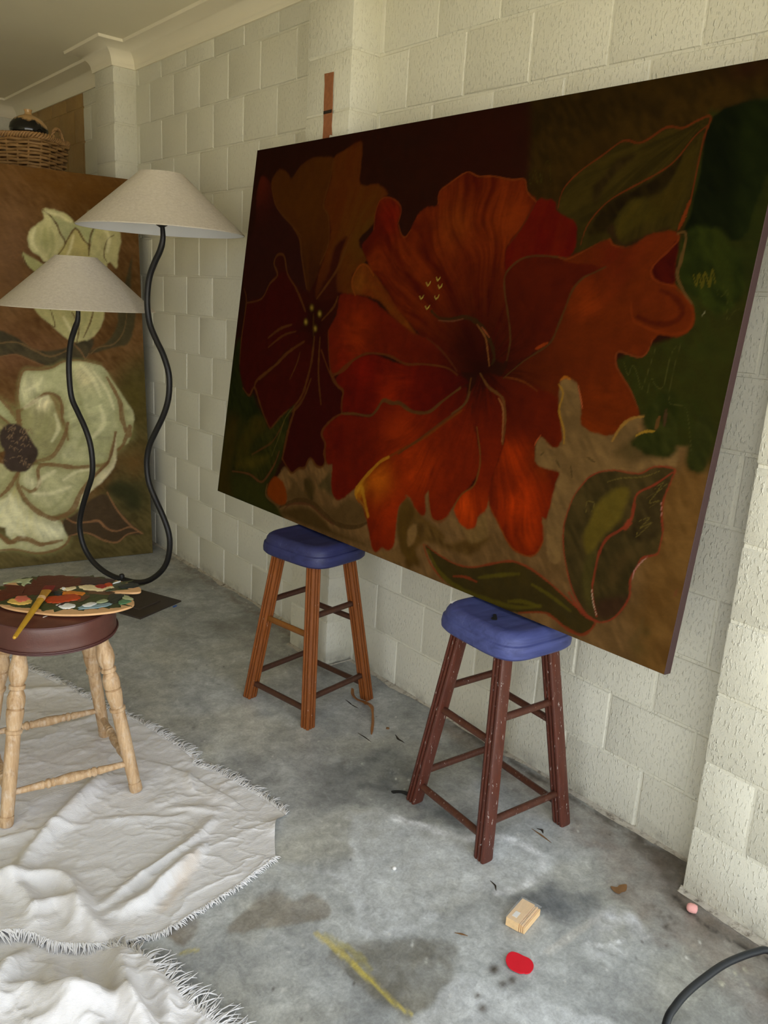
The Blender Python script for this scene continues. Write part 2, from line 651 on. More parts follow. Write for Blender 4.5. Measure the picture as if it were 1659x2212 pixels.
# darker zones under and behind the stools
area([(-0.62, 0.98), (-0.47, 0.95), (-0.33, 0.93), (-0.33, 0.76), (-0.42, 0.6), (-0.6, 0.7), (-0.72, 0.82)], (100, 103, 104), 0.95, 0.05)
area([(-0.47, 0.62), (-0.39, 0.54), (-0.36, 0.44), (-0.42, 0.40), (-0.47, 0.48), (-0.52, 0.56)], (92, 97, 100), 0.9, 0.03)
area([(-0.95, 1.15), (-0.6, 1.2), (-0.5, 0.95), (-0.7, 0.75), (-0.86, 0.85)], (138, 139, 137), 0.7, 0.07)
area([(-0.36, 2.25), (-0.05, 2.2), (-0.05, 1.6), (-0.2, 1.5), (-0.3, 1.8)], (122, 120, 114), 0.7, 0.05)
# pale efflorescence around the dark stool
area([(-0.69, 0.70), (-0.60, 0.66), (-0.52, 0.53), (-0.42, 0.42), (-0.35, 0.31), (-0.35, 0.2), (-0.48, 0.165), (-0.62, 0.22), (-0.8, 0.26), (-0.9, 0.3), (-0.92, 0.38), (-0.84, 0.5)], (198, 202, 203), 0.85, 0.02, 0.025)
edge([(-0.57, 0.61), (-0.522, 0.522), (-0.499, 0.46), (-0.464, 0.413), (-0.385, 0.368), (-0.347, 0.308), (-0.343, 0.23), (-0.385, 0.188), (-0.486, 0.173), (-0.56, 0.199)], 0.013, (240, 242, 244), 1.0, 0.010, 26)
edge([(-0.97, 0.62), (-0.9, 0.55), (-0.86, 0.46), (-0.9, 0.36), (-0.93, 0.3), (-0.86, 0.25), (-0.76, 0.24)], 0.014, (206, 210, 212), 0.9, 0.012)
area([(-0.547, 0.19), (-0.47, 0.15), (-0.398, 0.13), (-0.35, 0.06), (-0.399, 0.0), (-0.486, 0.03), (-0.501, 0.09), (-0.56, 0.14)], (90, 95, 100), 0.95, 0.025)
area([(-1.04, 0.28), (-0.97, 0.27), (-0.82, 0.19), (-0.80, 0.12), (-0.845, 0.07), (-0.9, 0.04), (-0.98, 0.02), (-1.03, 0.09)], (116, 113, 102), 0.95, 0.015)
area([(-1.03, 0.56), (-1.02, 0.50), (-0.97, 0.49), (-0.955, 0.44), (-0.98, 0.39), (-1.05, 0.42), (-1.2, 0.5), (-1.1, 0.55)], (134, 126, 112), 0.8, 0.008, 0.008, 0.2)
area([(-1.1, 0.66), (-0.95, 0.64), (-0.9, 0.5), (-1.0, 0.52), (-1.1, 0.58)], (186, 190, 190), 0.8, 0.03)
area([(-0.90, 0.055), (-0.85, 0.055), (-0.80, 0.005), (-0.74, -0.075), (-0.70, -0.16), (-0.66, -0.3), (-0.9, -0.3), (-1.02, 0.0), (-0.94, 0.04)], (198, 201, 202), 0.85, 0.008, 0.010, 0.35)
area([(-0.62, -0.02), (-0.60, -0.03), (-0.41, -0.03), (-0.41, -0.015), (-0.6, -0.006)], (192, 190, 184), 0.8, 0.004, 0.003)
area([(-1.33, 0.59), (-1.28, 0.615), (-1.25, 0.585), (-1.28, 0.54), (-1.325, 0.51)], (112, 96, 74), 0.75, 0.01, 0.01)
# brown grime along the wall and round the door pier
area([(-0.02, 0.9), (-0.02, 0.3), (-0.02, -0.09), (-0.12, -0.12), (-0.12, -0.5), (-0.36, -0.5), (-0.33, -0.3), (-0.34, -0.16), (-0.27, 0.04), (-0.22, 0.18), (-0.14, 0.5), (-0.1, 0.9)], (132, 120, 110), 0.75, 0.05, 0.03)
area([(-0.02, 0.12), (-0.06, 0.1), (-0.13, -0.06), (-0.2, -0.12), (-0.13, -0.12), (-0.1, -0.1), (-0.02, -0.09)], (84, 72, 60), 0.8, 0.03, 0.02)
area([(-0.14, -0.10), (-0.19, -0.11), (-0.24, -0.2), (-0.2, -0.34), (-0.15, -0.4)], (92, 78, 64), 0.6, 0.03, 0.02)
area([(-0.25, -0.09), (-0.28, -0.12), (-0.29, -0.16), (-0.26, -0.15), (-0.24, -0.12)], (58, 46, 36), 0.8, 0.012, 0.014, 0.9, 40)
edge([(-0.17, -0.1), (-0.2, -0.2), (-0.19, -0.32), (-0.17, -0.42)], 0.01, (44, 36, 30), 0.95, 0.006, 40)
edge([(-0.02, 0.9), (-0.03, 0.5), (-0.03, 0.1)], 0.014, (70, 62, 52), 0.8, 0.01, 30)
edge([(-0.04, 3.3), (-0.05, 2.8), (-0.06, 2.3), (-0.07, 1.95)], 0.03, (118, 104, 92), 0.7, 0.03, 20)
area([(-0.36, -0.02), (-0.48, -0.05), (-0.52, -0.1), (-0.40, -0.16), (-0.34, -0.1)], (206, 208, 212), 0.8, 0.02, 0.02, 0.9)
edge([(-0.50, -0.06), (-0.48, -0.09), (-0.42, -0.11)], 0.006, (228, 230, 232), 0.9, 0.004, 40)
for x, y, r in ((-0.759, 0.024, 0.013), (-0.748, -0.023, 0.011), (-0.775, -0.017, 0.011), (-0.863, -0.037, 0.011), (-0.847, -0.005, 0.007)):
    P.blob(x, y, r * 1.3, r, 0.3, (82, 74, 64), 0.95)
for x, y, r in ((-0.348, -0.332, 0.007), (-0.258, -0.345, 0.005), (-0.29, -0.333, 0.004), (-0.30, -0.37, 0.004)):
    P.blob(x, y, r, r * 0.8, 0.3, (226, 222, 196), 1.0)
# dry yellow brush wipes
ys = [(-1.036, 0.366), (-1.030, 0.327), (-1.024, 0.277), (-1.020, 0.245), (-1.020, 0.21), (-1.017, 0.172), (-1.016, 0.13), (-1.014, 0.09), (-1.004, 0.049)]
P.line(ys[:6], 0.019, (200, 182, 84), 0.7, 0.008)
P.line(ys[3:], 0.011, (204, 186, 84), 0.75, 0.006)
P.line([(-1.020, 0.35), (-1.003, 0.29), (-0.995, 0.24), (-0.998, 0.2)], 0.02, (170, 160, 82), 0.55, 0.008)
P.line([(-1.335, 0.505), (-1.31, 0.50), (-1.295, 0.49)], 0.012, (196, 180, 70), 0.6, 0.006)
rs = np.random.RandomState(4)
for i in range(520):
    x, y = rs.uniform(-1.3, -0.02), rs.uniform(-0.3, 3.3)
    r = rs.choice([0.0028, 0.004, 0.006], p=[0.6, 0.3, 0.1])
    P.blob(x, y, r, r * rs.uniform(0.5, 1), rs.uniform(0, 3), (216, 216, 210) if rs.rand() < 0.72 else (70, 64, 58), 0.8)
for i in range(60):
    x, y, a = rs.uniform(-1.2, -0.1), rs.uniform(0.0, 3.0), rs.uniform(0, 3.1)
    L = rs.uniform(0.02, 0.1)
    P.line([(x, y), (x + L * math.cos(a), y + L * math.sin(a))], 0.004, (188, 190, 190), 0.4, 0.004)
set_attr(me, 'pigment', np.clip(P.c, 0.01, 0.9))
q = NM('stained_concrete', 0.42, 0.42)
at = q.n('ShaderNodeAttribute', attribute_name='pigment')
v = q.coord()
c = q.mix(q.noise(v, 130, 6, 0.65), (0.66, 0.66, 0.66), (1.34, 1.34, 1.34))
base = q.mix(1.0, at.outputs['Color'], c, 'MULTIPLY')
mot = q.ramp(q.noise(v, 11, 8, 0.68, 0.8), [(0.32, 0.78), (0.52, 1.02), (0.68, 1.24)])
base = q.mix(1.0, base, mot, 'MULTIPLY')
mot2 = q.ramp(q.noise(v, 34, 8, 0.7, 1.2), [(0.30, 0.78), (0.5, 1.0), (0.70, 1.22)])
base = q.mix(1.0, base, mot2, 'MULTIPLY')
fine = q.ramp(q.noise(v, 420, 3, 0.7), [(0.60, 0.0), (0.70, 0.35)])
base = q.mix(fine, base, (0.10, 0.10, 0.095))
q.col(base)
q.l(q.ramp(q.noise(v, 7, 5, 0.6), [(0.3, 0.30), (0.7, 0.6)]), q.b.inputs['Roughness'])
b = q.bump(q.noise(v, 60, 6, 0.6), 0.12, 0.004)
floor = struct(link('floor', me, q.m))

# ------------------------------------------------------------------ rest of the shell
struct(MB().box(-5.2, 0.12, -0.75, 7.0, 2.79, 2.86).build('ceiling', M_CEIL, smooth=False))
struct(MB().box(-5.3, 0.12, 7.0, 7.12, 0, 2.86).build('wall_back', M_PLAIN, smooth=False))
struct(MB().box(-5.3, -5.2, -0.75, 7.0, 0, 2.86).build('wall_left', M_PLAIN, smooth=False))
mb = MB().box(-5.3, -4.75, -0.78, -0.67, 0, 2.86).box(-4.75, -0.126, -0.78, -0.67, 2.36, 2.86).box(-0.126, 0.12, -0.78, -0.672, 0, 2.86)
struct(mb.build('wall_front', M_PLAIN, smooth=False))
q = NM('driveway_concrete', 0.8, 0.3)
v = q.coord()
q.col(q.mix(q.noise(v, 3, 5), (0.50, 0.455, 0.33), (0.63, 0.575, 0.42)))
drive = MB().box(-14, 8, -16, -0.751, -0.12, -0.012).build('floor_outside', q.m, smooth=False)
struct(drive)

# brush work of the two canvases: shapes in millimetres on the canvas, colours as seen
HIB = [
('p',[-750,1969,2235,1532,2587,7,-221,-358],(45,17,6),(36,14,6),None,0.3,4.6,[],1.0),
('b',[1281,1310],256,144,0,(46,14,5),0.6),
('p',[1415,1524,1467,1319,1491,1178,1603,1111,1727,974,2018,999,2037,1324,2240,1347,2209,1482,1427,1522],(43,29,6),(51,34,7),None,0.35,17.5,[],1.0),
('b',[1676,1263],80,40,0.4,(54,34,6),0.5),
('b',[1845,1424],108,24,0.2,(48,32,5),0.5),
('b',[2070,1420],63,26,0,(44,20,8),0.6),
('p',[2002,1329,2003,1171,1998,1075,2006,999,2008,911,2065,847,2014,805,1882,742,1919,674,1987,612,2047,551,2078,527,2123,547,2155,513,2196,487,2232,857,2243,1252,2220,1350,2034,1335],(48,46,12),(40,42,10),None,0.35,9.1,[],1.0),
('p',[2010,1323,2010,1192,2004,1086,2004,1059,2062,1068,2147,1040,2167,1141,2191,1306,2119,1349],(13,17,4),(18,22,5),None,0.3,5.4,[],1.0),
('p',[2002,1059,2061,1073,2141,1020,2182,937,2141,873,2062,912,2010,955],(34,40,9),(44,49,11),None,0.4,10.0,[],1.0),
('p',[2072,1068,2107,1058,2139,995,2158,912,2118,945,2085,1011],(54,58,13),(44,48,11),None,0.5,8.7,[],0.45),
('p',[2083,1319,2167,1318,2209,958,2146,999],(26,32,8),(30,36,8),None,0.3,26.1,[],0.6),
('p',[405,-49,444,151,554,237,783,270,960,203,1228,291,1441,276,1613,341,1677,436,1689,530,1707,662,1760,668,1816,588,1895,562,1993,613,2045,556,2120,557,2186,530,2351,14,2198,-50,351,-43],(98,71,38),(110,80,44),None,0.22,7.6,[],1.0),
('p',[2028,405,2120,506,2186,530,2272,5,2123,-6,2085,215],(96,64,26),(106,74,34),None,0.25,35.5,[],0.9),
('p',[-115,-46,17,533,56,615,163,470,292,371,414,426,482,343,436,187,392,83,521,-40],(46,40,10),(34,36,8),None,0.35,12.8,[],1.0),
('p',[0,610,65,655,185,453,315,346,271,311,117,347,18,272],(26,30,6),(34,36,8),None,0.3,21.2,[],1.0),
('p',[-6,-7,2,217,15,332,101,338,100,234,88,66,140,4],(58,46,10),(50,40,8),None,0.4,38.7,[],1.0),
('p',[133,89,286,106,368,98,379,50,483,29,491,-6,216,-5,124,21],(50,48,14),(44,44,12),None,0.25,25.8,[],1.0),
('p',[513,85,542,140,514,170,580,154,626,128,651,192,697,160,699,108,822,107,898,163,987,150,1014,102,920,68,823,62,731,98,596,85],(88,64,32),(76,56,28),None,0.3,13.3,[],1.0),
('p',[624,180,663,182,691,147,690,106,652,121,626,151],(64,48,20),(64,48,20),None,0.3,11.4,[],1.0),
('p',[744,204,773,238,796,181,813,145,754,161,714,169],(76,60,30),(76,60,30),None,0.3,10.9,[],1.0),
('k',[481,35,539,64,595,88,672,99,754,80,824,59,904,59,970,75,1015,100],19.9,(66,46,20),1.0,4.4),
('k',[514,31,559,65,675,88,757,66,835,50],9.1,(84,48,26),1.0,4.6),
('p',[485,18,601,62,687,76,779,51,840,26,930,26,1024,23,751,10,572,8],(76,54,22),(66,48,20),None,0.25,13.4,[],1.0),
('p',[1164,175,1196,234,1256,196,1303,177,1362,162,1389,134,1305,107,1258,59,1204,66,1171,114],(94,66,26),(80,56,22),None,0.35,10.9,[],1.0),
('p',[1228,30,1243,91,1273,27,1256,2],(74,50,16),(74,50,16),None,0.3,11.0,[],1.0),
('p',[1092,14,1159,32,1183,60,1244,56,1240,39,1203,8,1141,6],(108,78,40),(108,78,40),None,0.25,7.6,[],1.0),
('p',[1167,161,1187,217,1222,208,1244,185,1229,141,1258,86,1305,25,1210,45],(86,60,20),(70,50,16),None,0.35,11.0,[],1.0),
('p',[1248,168,1361,152,1412,127,1502,172,1573,190,1547,157,1508,118,1437,112,1339,113,1265,128],(80,56,22),(92,66,30),None,0.35,11.9,[],1.0),
('p',[1417,201,1472,180,1506,157,1560,192,1540,249,1521,239,1502,203],(112,84,44),(112,84,44),None,0.2,8.1,[],1.0),
('p',[1224,129,1259,154,1263,99,1236,75],(116,86,46),(116,86,46),None,0.25,7.3,[],1.0),
('b',[2074,119],50,31,-0.4,(84,56,20),0.5),
('b',[2121,86],15,17,-0.2,(62,50,20),0.6),
('b',[2110,39],27,25,-0.3,(80,62,28),0.6),
('k',[2083,44,2101,73,2107,116],14.9,(92,70,36),0.6,9.9),
('p',[50,1325,95,1319,141,1284,137,1310,186,1348,251,1324,278,1303,325,1346,408,1370,535,1359,644,1398,693,1397,715,1254,812,1250,873,1214,819,1119,749,1064,807,995,739,942,773,876,687,870,680,816,646,742,690,592,785,529,793,451,787,458,694,383,719,336,732,259,689,239,639,265,615,220,568,208,531,186,459,227,475,344,501,431,449,412,393,374,348,330,301,367,249,421,189,480,162,442,108,467,59,551,59,564,49,669,54,823,22,877,3,1049,53,1116,35,1250],(54,14,5),(46,12,4),(540,777),0.3,6.9,[],1.0),
('p',[50,1325,95,1319,141,1284,156,1244,197,1196,333,1115,425,1007,481,883,405,900,325,949,288,1007,235,1004,257,936,205,895,167,840,67,823,28,877,3,1049,53,1116,59,1156,35,1250],(48,17,10),(42,15,9),(540,777),0.25,7.4,[(55,1303,115,(74,22,8))],1.0),
('p',[137,1310,186,1348,251,1324,278,1303,325,1346,408,1370,472,1368,535,1359,532,1283,511,1195,552,1151,574,1055,542,970,521,921,476,883,391,1057,331,1121,195,1203,153,1257],(82,42,5),(70,34,6),(540,777),0.25,6.9,[(465,895,206,(52,22,6))],1.0),
('p',[535,1359,591,1377,644,1398,693,1397,703,1328,715,1254,812,1250,873,1214,838,1196,819,1119,749,1064,807,995,739,942,773,876,665,882,630,857,535,859,544,958,580,1073,557,1151,513,1189,538,1283],(88,37,5),(84,40,6),(540,777),0.2,6.2,[(815,1061,159,(80,48,8)),(562,863,133,(62,24,6))],1.0),
('p',[618,1042,679,1077,656,1007,655,923,669,864,570,848,561,885,598,953],(58,18,6),(52,16,5),(540,777),0.25,10.8,[],1.0),
('p',[67,823,167,840,215,902,257,936,325,949,394,896,493,808,481,763,402,661,250,534,188,465,168,438,85,510,56,578,48,704],(60,10,4),(52,9,3),(540,777),0.25,7.5,[],1.0),
('p',[200,484,362,604,451,717,539,723,560,656,571,544,538,470,493,444,393,374,348,330,301,367,249,421],(62,12,5),(54,10,4),(540,777),0.25,7.2,[],1.0),
('p',[569,657,576,731,650,697,688,612,782,534,787,458,694,383,719,336,732,259,689,239,639,265,615,220,568,208,531,186,459,227,475,344,501,431,562,497],(56,10,5),(48,9,4),(540,777),0.25,6.8,[],1.0),
('b',[544,759],90,101,0,(34,8,3),0.75),
('k',[228,518,336,590,406,642,503,691],14.5,(86,48,17),0.85,4.8),
('k',[252,687,328,728,405,749],12.2,(86,48,17),0.85,4.9),
('k',[261,650,357,704,439,725],9.7,(86,48,17),0.85,4.8),
('k',[564,712,567,624,553,546,533,486,488,435],13.8,(86,48,17),0.85,4.6),
('k',[600,714,619,585,661,471],11.1,(86,48,17),0.85,4.4),
('k',[485,649,473,602,441,541],7.0,(86,48,17),0.85,4.7),
('k',[332,1118,389,1070,414,1007,474,889],9.3,(86,48,17),0.85,4.6),
('k',[536,1356,532,1283,511,1195,552,1151,574,1055,539,982],8.7,(86,48,17),0.85,4.4),
('k',[143,1283,195,1203,331,1121,397,1082],7.2,(86,48,17),0.85,4.8),
('k',[394,896,437,856,485,804],11.6,(86,48,17),0.85,4.6),
('k',[689,598,723,559,785,529,793,451],10.7,(86,48,17),0.85,4.3),
('k',[55,819,167,840,215,902,263,936,228,981,245,1014,293,1010,332,943,394,896],9.9,(86,48,17),0.85,4.9),
('k',[547,854,615,923,661,983,702,1085],12.9,(86,48,17),0.85,4.3),
('k',[597,776,657,827,674,864],10.8,(86,48,17),0.85,4.3),
('k',[195,477,215,517,362,604],12.6,(86,48,17),0.85,5.1),
('k',[349,327,394,371,449,412,501,431,546,477,578,556],14.2,(86,48,17),0.85,4.7),
('k',[459,227,475,344,501,431],14.3,(86,48,17),0.85,4.8),
('k',[459,227,509,194,537,184,577,210,615,220,640,262,689,239,732,256,719,336],11.5,(86,48,17),0.85,4.6),
('k',[108,467,162,442,195,480,249,421,301,367,348,330],10.3,(86,48,17),0.85,5.2),
('k',[59,564,49,669,54,823,22,877],8.0,(86,48,17),0.85,5.3),
('b',[523,819],11,9,-0.5,(150,124,44),0.95),
('b',[578,799],11,9,-0.5,(150,124,44),0.95),
('b',[497,765],11,9,-0.5,(150,124,44),0.95),
('b',[562,744],11,9,-0.5,(150,124,44),0.95),
('k',[539,797,557,717],9.0,(70,44,10),0.8,4.5),
('p',[745,937,770,975,806,981,857,956,953,885,1104,771,1143,741,1017,793,916,855,821,875,774,873,748,902],(104,50,8),(90,30,6),(1436,674),0.4,5.9,[(783,919,51,(112,60,14))],1.0),
('p',[880,1202,838,1196,821,1153,825,1097,772,1047,804,1006,836,967,899,928,1005,842,1112,771,1191,739,1320,666,1344,658,1445,674,1466,704,1519,710,1512,797,1478,891,1453,972,1445,1034,1489,1089,1525,1157,1485,1186,1468,1220,1421,1223,1346,1237,1285,1239,1232,1258,1168,1235,1122,1207,1124,1164,1078,1163,1036,1139,1015,1092,995,1071,967,1082,947,1115,950,1158,926,1186],(84,19,3),(100,33,5),(1436,674),0.4,5.1,[(1436,674,335,(44,10,3)),(1219,1110,84,(110,44,8)),(1411,1104,92,(112,40,6)),(896,1136,76,(112,18,4))],1.0),
('p',[1525,1157,1563,1162,1591,1154,1606,1126,1655,1107,1680,1084,1689,1031,1666,1000,1604,1007,1527,1005,1478,972,1454,967,1445,1034,1489,1089],(94,12,3),(84,16,3),(1436,674),0.35,4.3,[],1.0),
('p',[1666,1000,1604,1007,1527,1005,1478,972,1457,953,1467,910,1495,844,1518,773,1522,700,1511,660,1565,705,1607,737,1664,774,1680,830,1692,876,1704,921,1730,948,1792,979,1740,1022,1703,1018],(84,22,4),(72,18,3),(1436,674),0.35,4.3,[(1436,674,239,(40,10,3))],1.0),
('p',[1661,994,1722,1021,1784,1052,1806,1035,1842,1029,1866,1038,1902,1062,1958,1068,1987,1060,1989,1043,2005,939,2036,915,2060,892,2075,861,2070,833,2036,815,1995,818,1975,798,1966,769,1943,757,1885,766,1886,736,1907,708,1941,674,1972,633,1979,604,1933,568,1911,551,1860,548,1825,560,1810,554,1754,508,1674,523,1626,602,1524,663,1524,662,1576,710,1624,743,1664,774,1680,830,1692,876,1704,921,1730,948,1787,979],(100,36,5),(88,30,5),(1436,674),0.35,3.9,[(1464,676,268,(44,10,3)),(1759,902,60,(120,42,5)),(1809,999,77,(88,24,6)),(1859,594,79,(112,40,4))],1.0),
('p',[1990,1043,1969,1019,1936,987,1937,966,1958,945,2003,939,1998,977],(58,9,3),(66,12,3),None,0.25,3.5,[],1.0),
('k',[1987,1059,1989,1043,1969,1019,1940,989,1933,966,1954,945,2004,935],5.9,(108,42,12),1.0,2.4),
('k',[1971,924,2006,911,2035,887,2038,863,2009,844,1961,845,1920,857],15.4,(64,16,4),0.8,9.5),
('k',[2004,937,2036,913,2061,888,2072,858,2063,833,2031,820,1995,821,1947,833,1909,849,1893,892],9.4,(112,42,8),0.75,5.9),
('k',[1985,1060,2007,1058,2008,994,2006,960,2035,919,2060,895],8.1,(96,66,32),0.85,2.3),
('p',[1431,663,1524,663,1590,651,1658,644,1729,616,1759,509,1735,490,1695,512,1675,492,1683,458,1694,436,1772,427,1771,408,1767,350,1763,292,1745,292,1759,252,1764,224,1750,192,1725,172,1674,176,1638,196,1596,237,1545,286,1541,362,1559,455,1557,520,1539,596,1509,612],(98,26,4),(84,20,3),(1436,674),0.4,4.4,[(1436,674,239,(44,9,3)),(1709,442,58,(92,32,4)),(1655,309,90,(176,52,4)),(1711,214,44,(158,48,6)),(1600,435,61,(150,44,4))],1.0),
('p',[1417,662,1509,612,1539,596,1557,520,1559,455,1541,362,1541,275,1514,243,1508,210,1489,197,1454,197,1417,231,1413,251,1432,292,1474,327,1484,371,1480,421,1450,488,1419,535,1419,627],(118,30,4),(98,24,3),(1436,674),0.4,4.8,[(1436,674,223,(44,9,3)),(1466,252,74,(170,54,6))],1.0),
('p',[1429,666,1413,560,1466,450,1483,407,1480,360,1460,325,1432,292,1406,249,1386,207,1354,183,1321,192,1302,226,1288,267,1277,248,1292,201,1275,186,1239,206,1208,233,1184,233,1196,234,1167,196,1162,154,1166,103,1169,56,1143,33,1111,35,1084,12,1055,31,1013,108,977,154,940,167,929,198,957,242,998,282,1065,339,1133,379,1229,436,1317,503,1373,548],(120,32,4),(94,22,3),(1436,674),0.45,5.4,[(1436,674,175,(48,10,3)),(1049,255,78,(150,70,8)),(1146,147,95,(132,36,4)),(1218,335,109,(140,42,4)),(932,214,51,(160,104,20))],1.0),
('p',[792,453,831,456,948,464,981,495,1007,525,1054,523,1091,525,1155,509,1231,519,1284,560,1352,611,1383,614,1373,548,1317,503,1229,436,1133,379,1065,339,998,282,938,216,917,195,880,165,849,144,812,150,789,191,783,235,777,262,745,261,719,336,694,361,709,397],(100,22,4),(86,16,3),(1436,674),0.4,5.9,[(1436,674,191,(50,10,3)),(1132,413,130,(126,36,4)),(791,357,53,(80,12,3))],1.0),
('p',[732,578,791,633,852,665,932,677,1014,664,1076,657,1176,666,1245,670,1315,658,1385,633,1352,611,1284,560,1231,519,1154,514,1098,531,1053,528,1005,530,975,489,938,471,795,459,782,496,782,534,747,552],(98,17,3),(82,12,3),(1436,674),0.4,5.7,[(1409,671,242,(56,9,3)),(1036,575,86,(138,34,4)),(891,619,80,(104,16,3))],1.0),
('p',[687,870,773,876,870,859,968,818,1115,761,1206,740,1311,676,1360,649,1276,667,1168,667,1089,660,1000,680,893,679,824,653,768,606,712,588,688,604,660,681,646,742,682,804],(100,26,5),(84,18,4),(1436,674),0.4,5.8,[(1390,669,228,(48,9,3)),(811,742,92,(132,40,5)),(754,639,63,(110,22,3))],1.0),
('p',[809,926,867,910,960,851,1106,765,1013,809,913,866],(112,56,10),(100,40,8),(1436,674),0.4,15.4,[],0.8),
('b',[1416,679],80,64,0,(34,8,3),0.8),
('b',[1361,751],98,82,-0.7,(40,9,3),0.6),
('k',[646,742,660,681,688,604,712,588,768,606,824,653,893,679,1000,680,1089,660,1168,667,1276,667,1331,649],7.9,(88,45,15),0.9,3.9),
('k',[619,667,683,595,720,571,748,547,782,534,782,496,792,453],10.7,(88,45,15),0.9,4.3),
('k',[713,581,745,601,790,635,851,667],10.5,(88,45,15),0.9,4.2),
('k',[792,453,864,463,947,467,981,495,1006,529,1053,525,1090,530,1154,511,1231,519,1284,560,1352,611],13.2,(84,54,22),0.9,3.8),
('k',[792,453,748,430,702,390,691,360,720,331,720,291,746,259],10.9,(88,45,15),0.9,4.4),
('k',[1374,544,1317,503,1229,436,1133,379,1065,339],10.7,(108,50,10),0.9,3.6),
('k',[1076,344,1037,321,984,268,945,223,930,195,943,173],14.0,(164,108,24),0.9,4.0),
('k',[947,174,985,155,1015,119],8.1,(128,84,26),0.9,4.0),
('k',[1173,836,1217,815,1269,815,1324,825,1376,813,1416,785,1452,748,1469,715,1464,695],14.7,(50,33,11),0.9,3.3),
('k',[1210,809,1270,810,1318,820],5.1,(104,56,34),0.9,3.4),
('k',[1378,806,1420,771,1440,728,1455,689],6.4,(120,72,32),0.9,3.2),
('k',[1400,799,1436,772],4.8,(150,74,40),0.9,3.2),
('k',[1666,1000,1604,1007,1527,1005,1482,984,1457,953,1464,910,1492,844,1518,773,1519,710],7.5,(76,48,19),0.9,3.0),
('k',[1797,979,1764,964,1730,948,1705,916,1693,871,1681,825,1664,774,1624,743,1576,710,1518,659],7.0,(72,46,18),0.9,2.8),
('k',[1616,752,1653,771],10.1,(140,52,14),0.9,2.9),
('k',[1424,663,1466,627,1510,610,1534,591,1553,534,1558,470],9.4,(96,60,26),0.9,3.1),
('k',[1513,598,1538,566,1554,475],6.2,(136,86,44),0.9,3.1),
('k',[1390,644,1390,598,1372,554,1291,490,1191,414,1120,363],8.6,(82,46,17),0.9,3.4),
('k',[1396,604,1384,566,1334,528],8.3,(84,56,26),0.9,3.3),
('k',[1447,503,1480,421,1484,371,1474,327,1432,292,1407,244],6.5,(104,62,22),0.9,3.3),
('k',[1287,272,1302,226,1321,192,1353,186,1386,207],7.0,(104,66,30),0.9,3.5),
('k',[1170,751,1229,726,1282,694,1326,661],6.9,(78,36,14),0.9,3.4),
('k',[1525,1157,1489,1089,1450,1039],6.0,(80,34,10),0.9,3.0),
('k',[1524,662,1563,661,1601,655,1648,637],6.0,(98,44,14),0.9,3.0),
('k',[1127,1171,1126,1207,1166,1230,1232,1258,1284,1242,1346,1238,1421,1223,1468,1221,1486,1186,1525,1157],4.8,(122,54,16),0.9,3.2),
('k',[947,1115,954,1158,926,1186,880,1202,838,1196,821,1153,825,1097],5.7,(112,46,14),0.9,3.8),
('k',[952,1110,972,1079,995,1070,1015,1092],5.6,(110,48,14),0.9,3.7),
('k',[774,873,747,908,749,943,779,977,816,977,860,944],8.1,(122,58,14),0.9,4.1),
('k',[1638,1005,1667,998,1722,1021,1784,1052,1806,1035,1842,1029,1866,1038,1902,1062,1957,1070],5.1,(108,46,14),0.9,2.6),
('k',[1975,802,1966,769,1943,757,1885,766,1884,735,1907,708,1941,674,1972,633],5.0,(112,50,20),0.9,2.5),
('k',[1545,286,1596,237,1638,196,1674,176,1724,174,1750,192,1763,229],6.0,(120,54,16),0.9,3.0),
('k',[939,194,959,215,978,186,1017,125],16.2,(176,122,28),0.7,10.1),
('k',[1128,925,1137,916,1144,922,1147,928],4.6,(168,146,62),0.95,1.8),
('k',[1171,941,1179,933,1186,939,1189,944],4.5,(168,146,62),0.95,1.7),
('k',[1184,918,1192,910,1199,915,1202,921],4.5,(168,146,62),0.95,1.7),
('k',[1176,884,1184,875,1192,881,1194,887],4.5,(168,146,62),0.95,1.7),
('k',[1106,882,1115,873,1122,879,1125,885],4.7,(168,146,62),0.95,1.8),
('k',[1141,851,1150,842,1157,849,1160,854],4.6,(168,146,62),0.95,1.8),
('p',[1724,675,1742,681,1771,675,1793,642,1807,603,1815,568,1844,550,1875,550,1913,543,1935,577,1959,602,1993,613,1985,597,1982,567,2013,559,2056,533,2098,548,2107,508,2038,491,1995,470,1898,451,1866,427,1839,380,1826,340,1826,293,1824,250,1833,190,1797,180,1774,232,1765,283,1767,350,1774,418,1772,429,1737,429,1694,436,1681,467,1678,495,1689,511,1709,500,1718,485,1751,493,1768,508,1752,554,1732,602,1723,652],(104,78,43),(114,86,48),None,0.18,5.4,[],1.0),
('p',[1931,511,1976,553,2013,559,2056,533,2033,512,1979,497],(78,60,30),(64,52,24),None,0.3,14.8,[],0.8),
('p',[1992,607,2024,674,2067,679,2099,544,2046,518,1979,536,1983,563,2008,580],(38,42,10),(46,46,14),None,0.35,8.5,[],1.0),
('p',[2129,519,2139,633,2185,607,2180,506],(40,42,12),(46,46,14),None,0.3,9.0,[],1.0),
('k',[1717,663,1738,640,1735,593,1763,542,1771,508],7.0,(148,106,28),0.85,2.8),
('k',[1721,675,1735,685,1753,680],8.3,(164,92,22),0.85,2.8),
('k',[1919,539,1935,577,1959,602,1993,613],8.8,(146,104,40),0.85,2.5),
('k',[1985,563,2004,576,2031,581],7.3,(158,118,34),0.85,2.4),
('k',[1674,485,1677,497,1688,516],4.4,(160,70,30),0.85,2.9),
('k',[1781,668,1802,625,1809,608],4.1,(170,80,44),0.85,2.7),
('k',[1853,484,1879,475],5.3,(70,52,26),0.85,2.7),
('k',[1757,457,1772,441],5.6,(66,50,24),0.85,2.8),
('k',[1806,452,1818,422],5.5,(66,50,24),0.85,2.7),
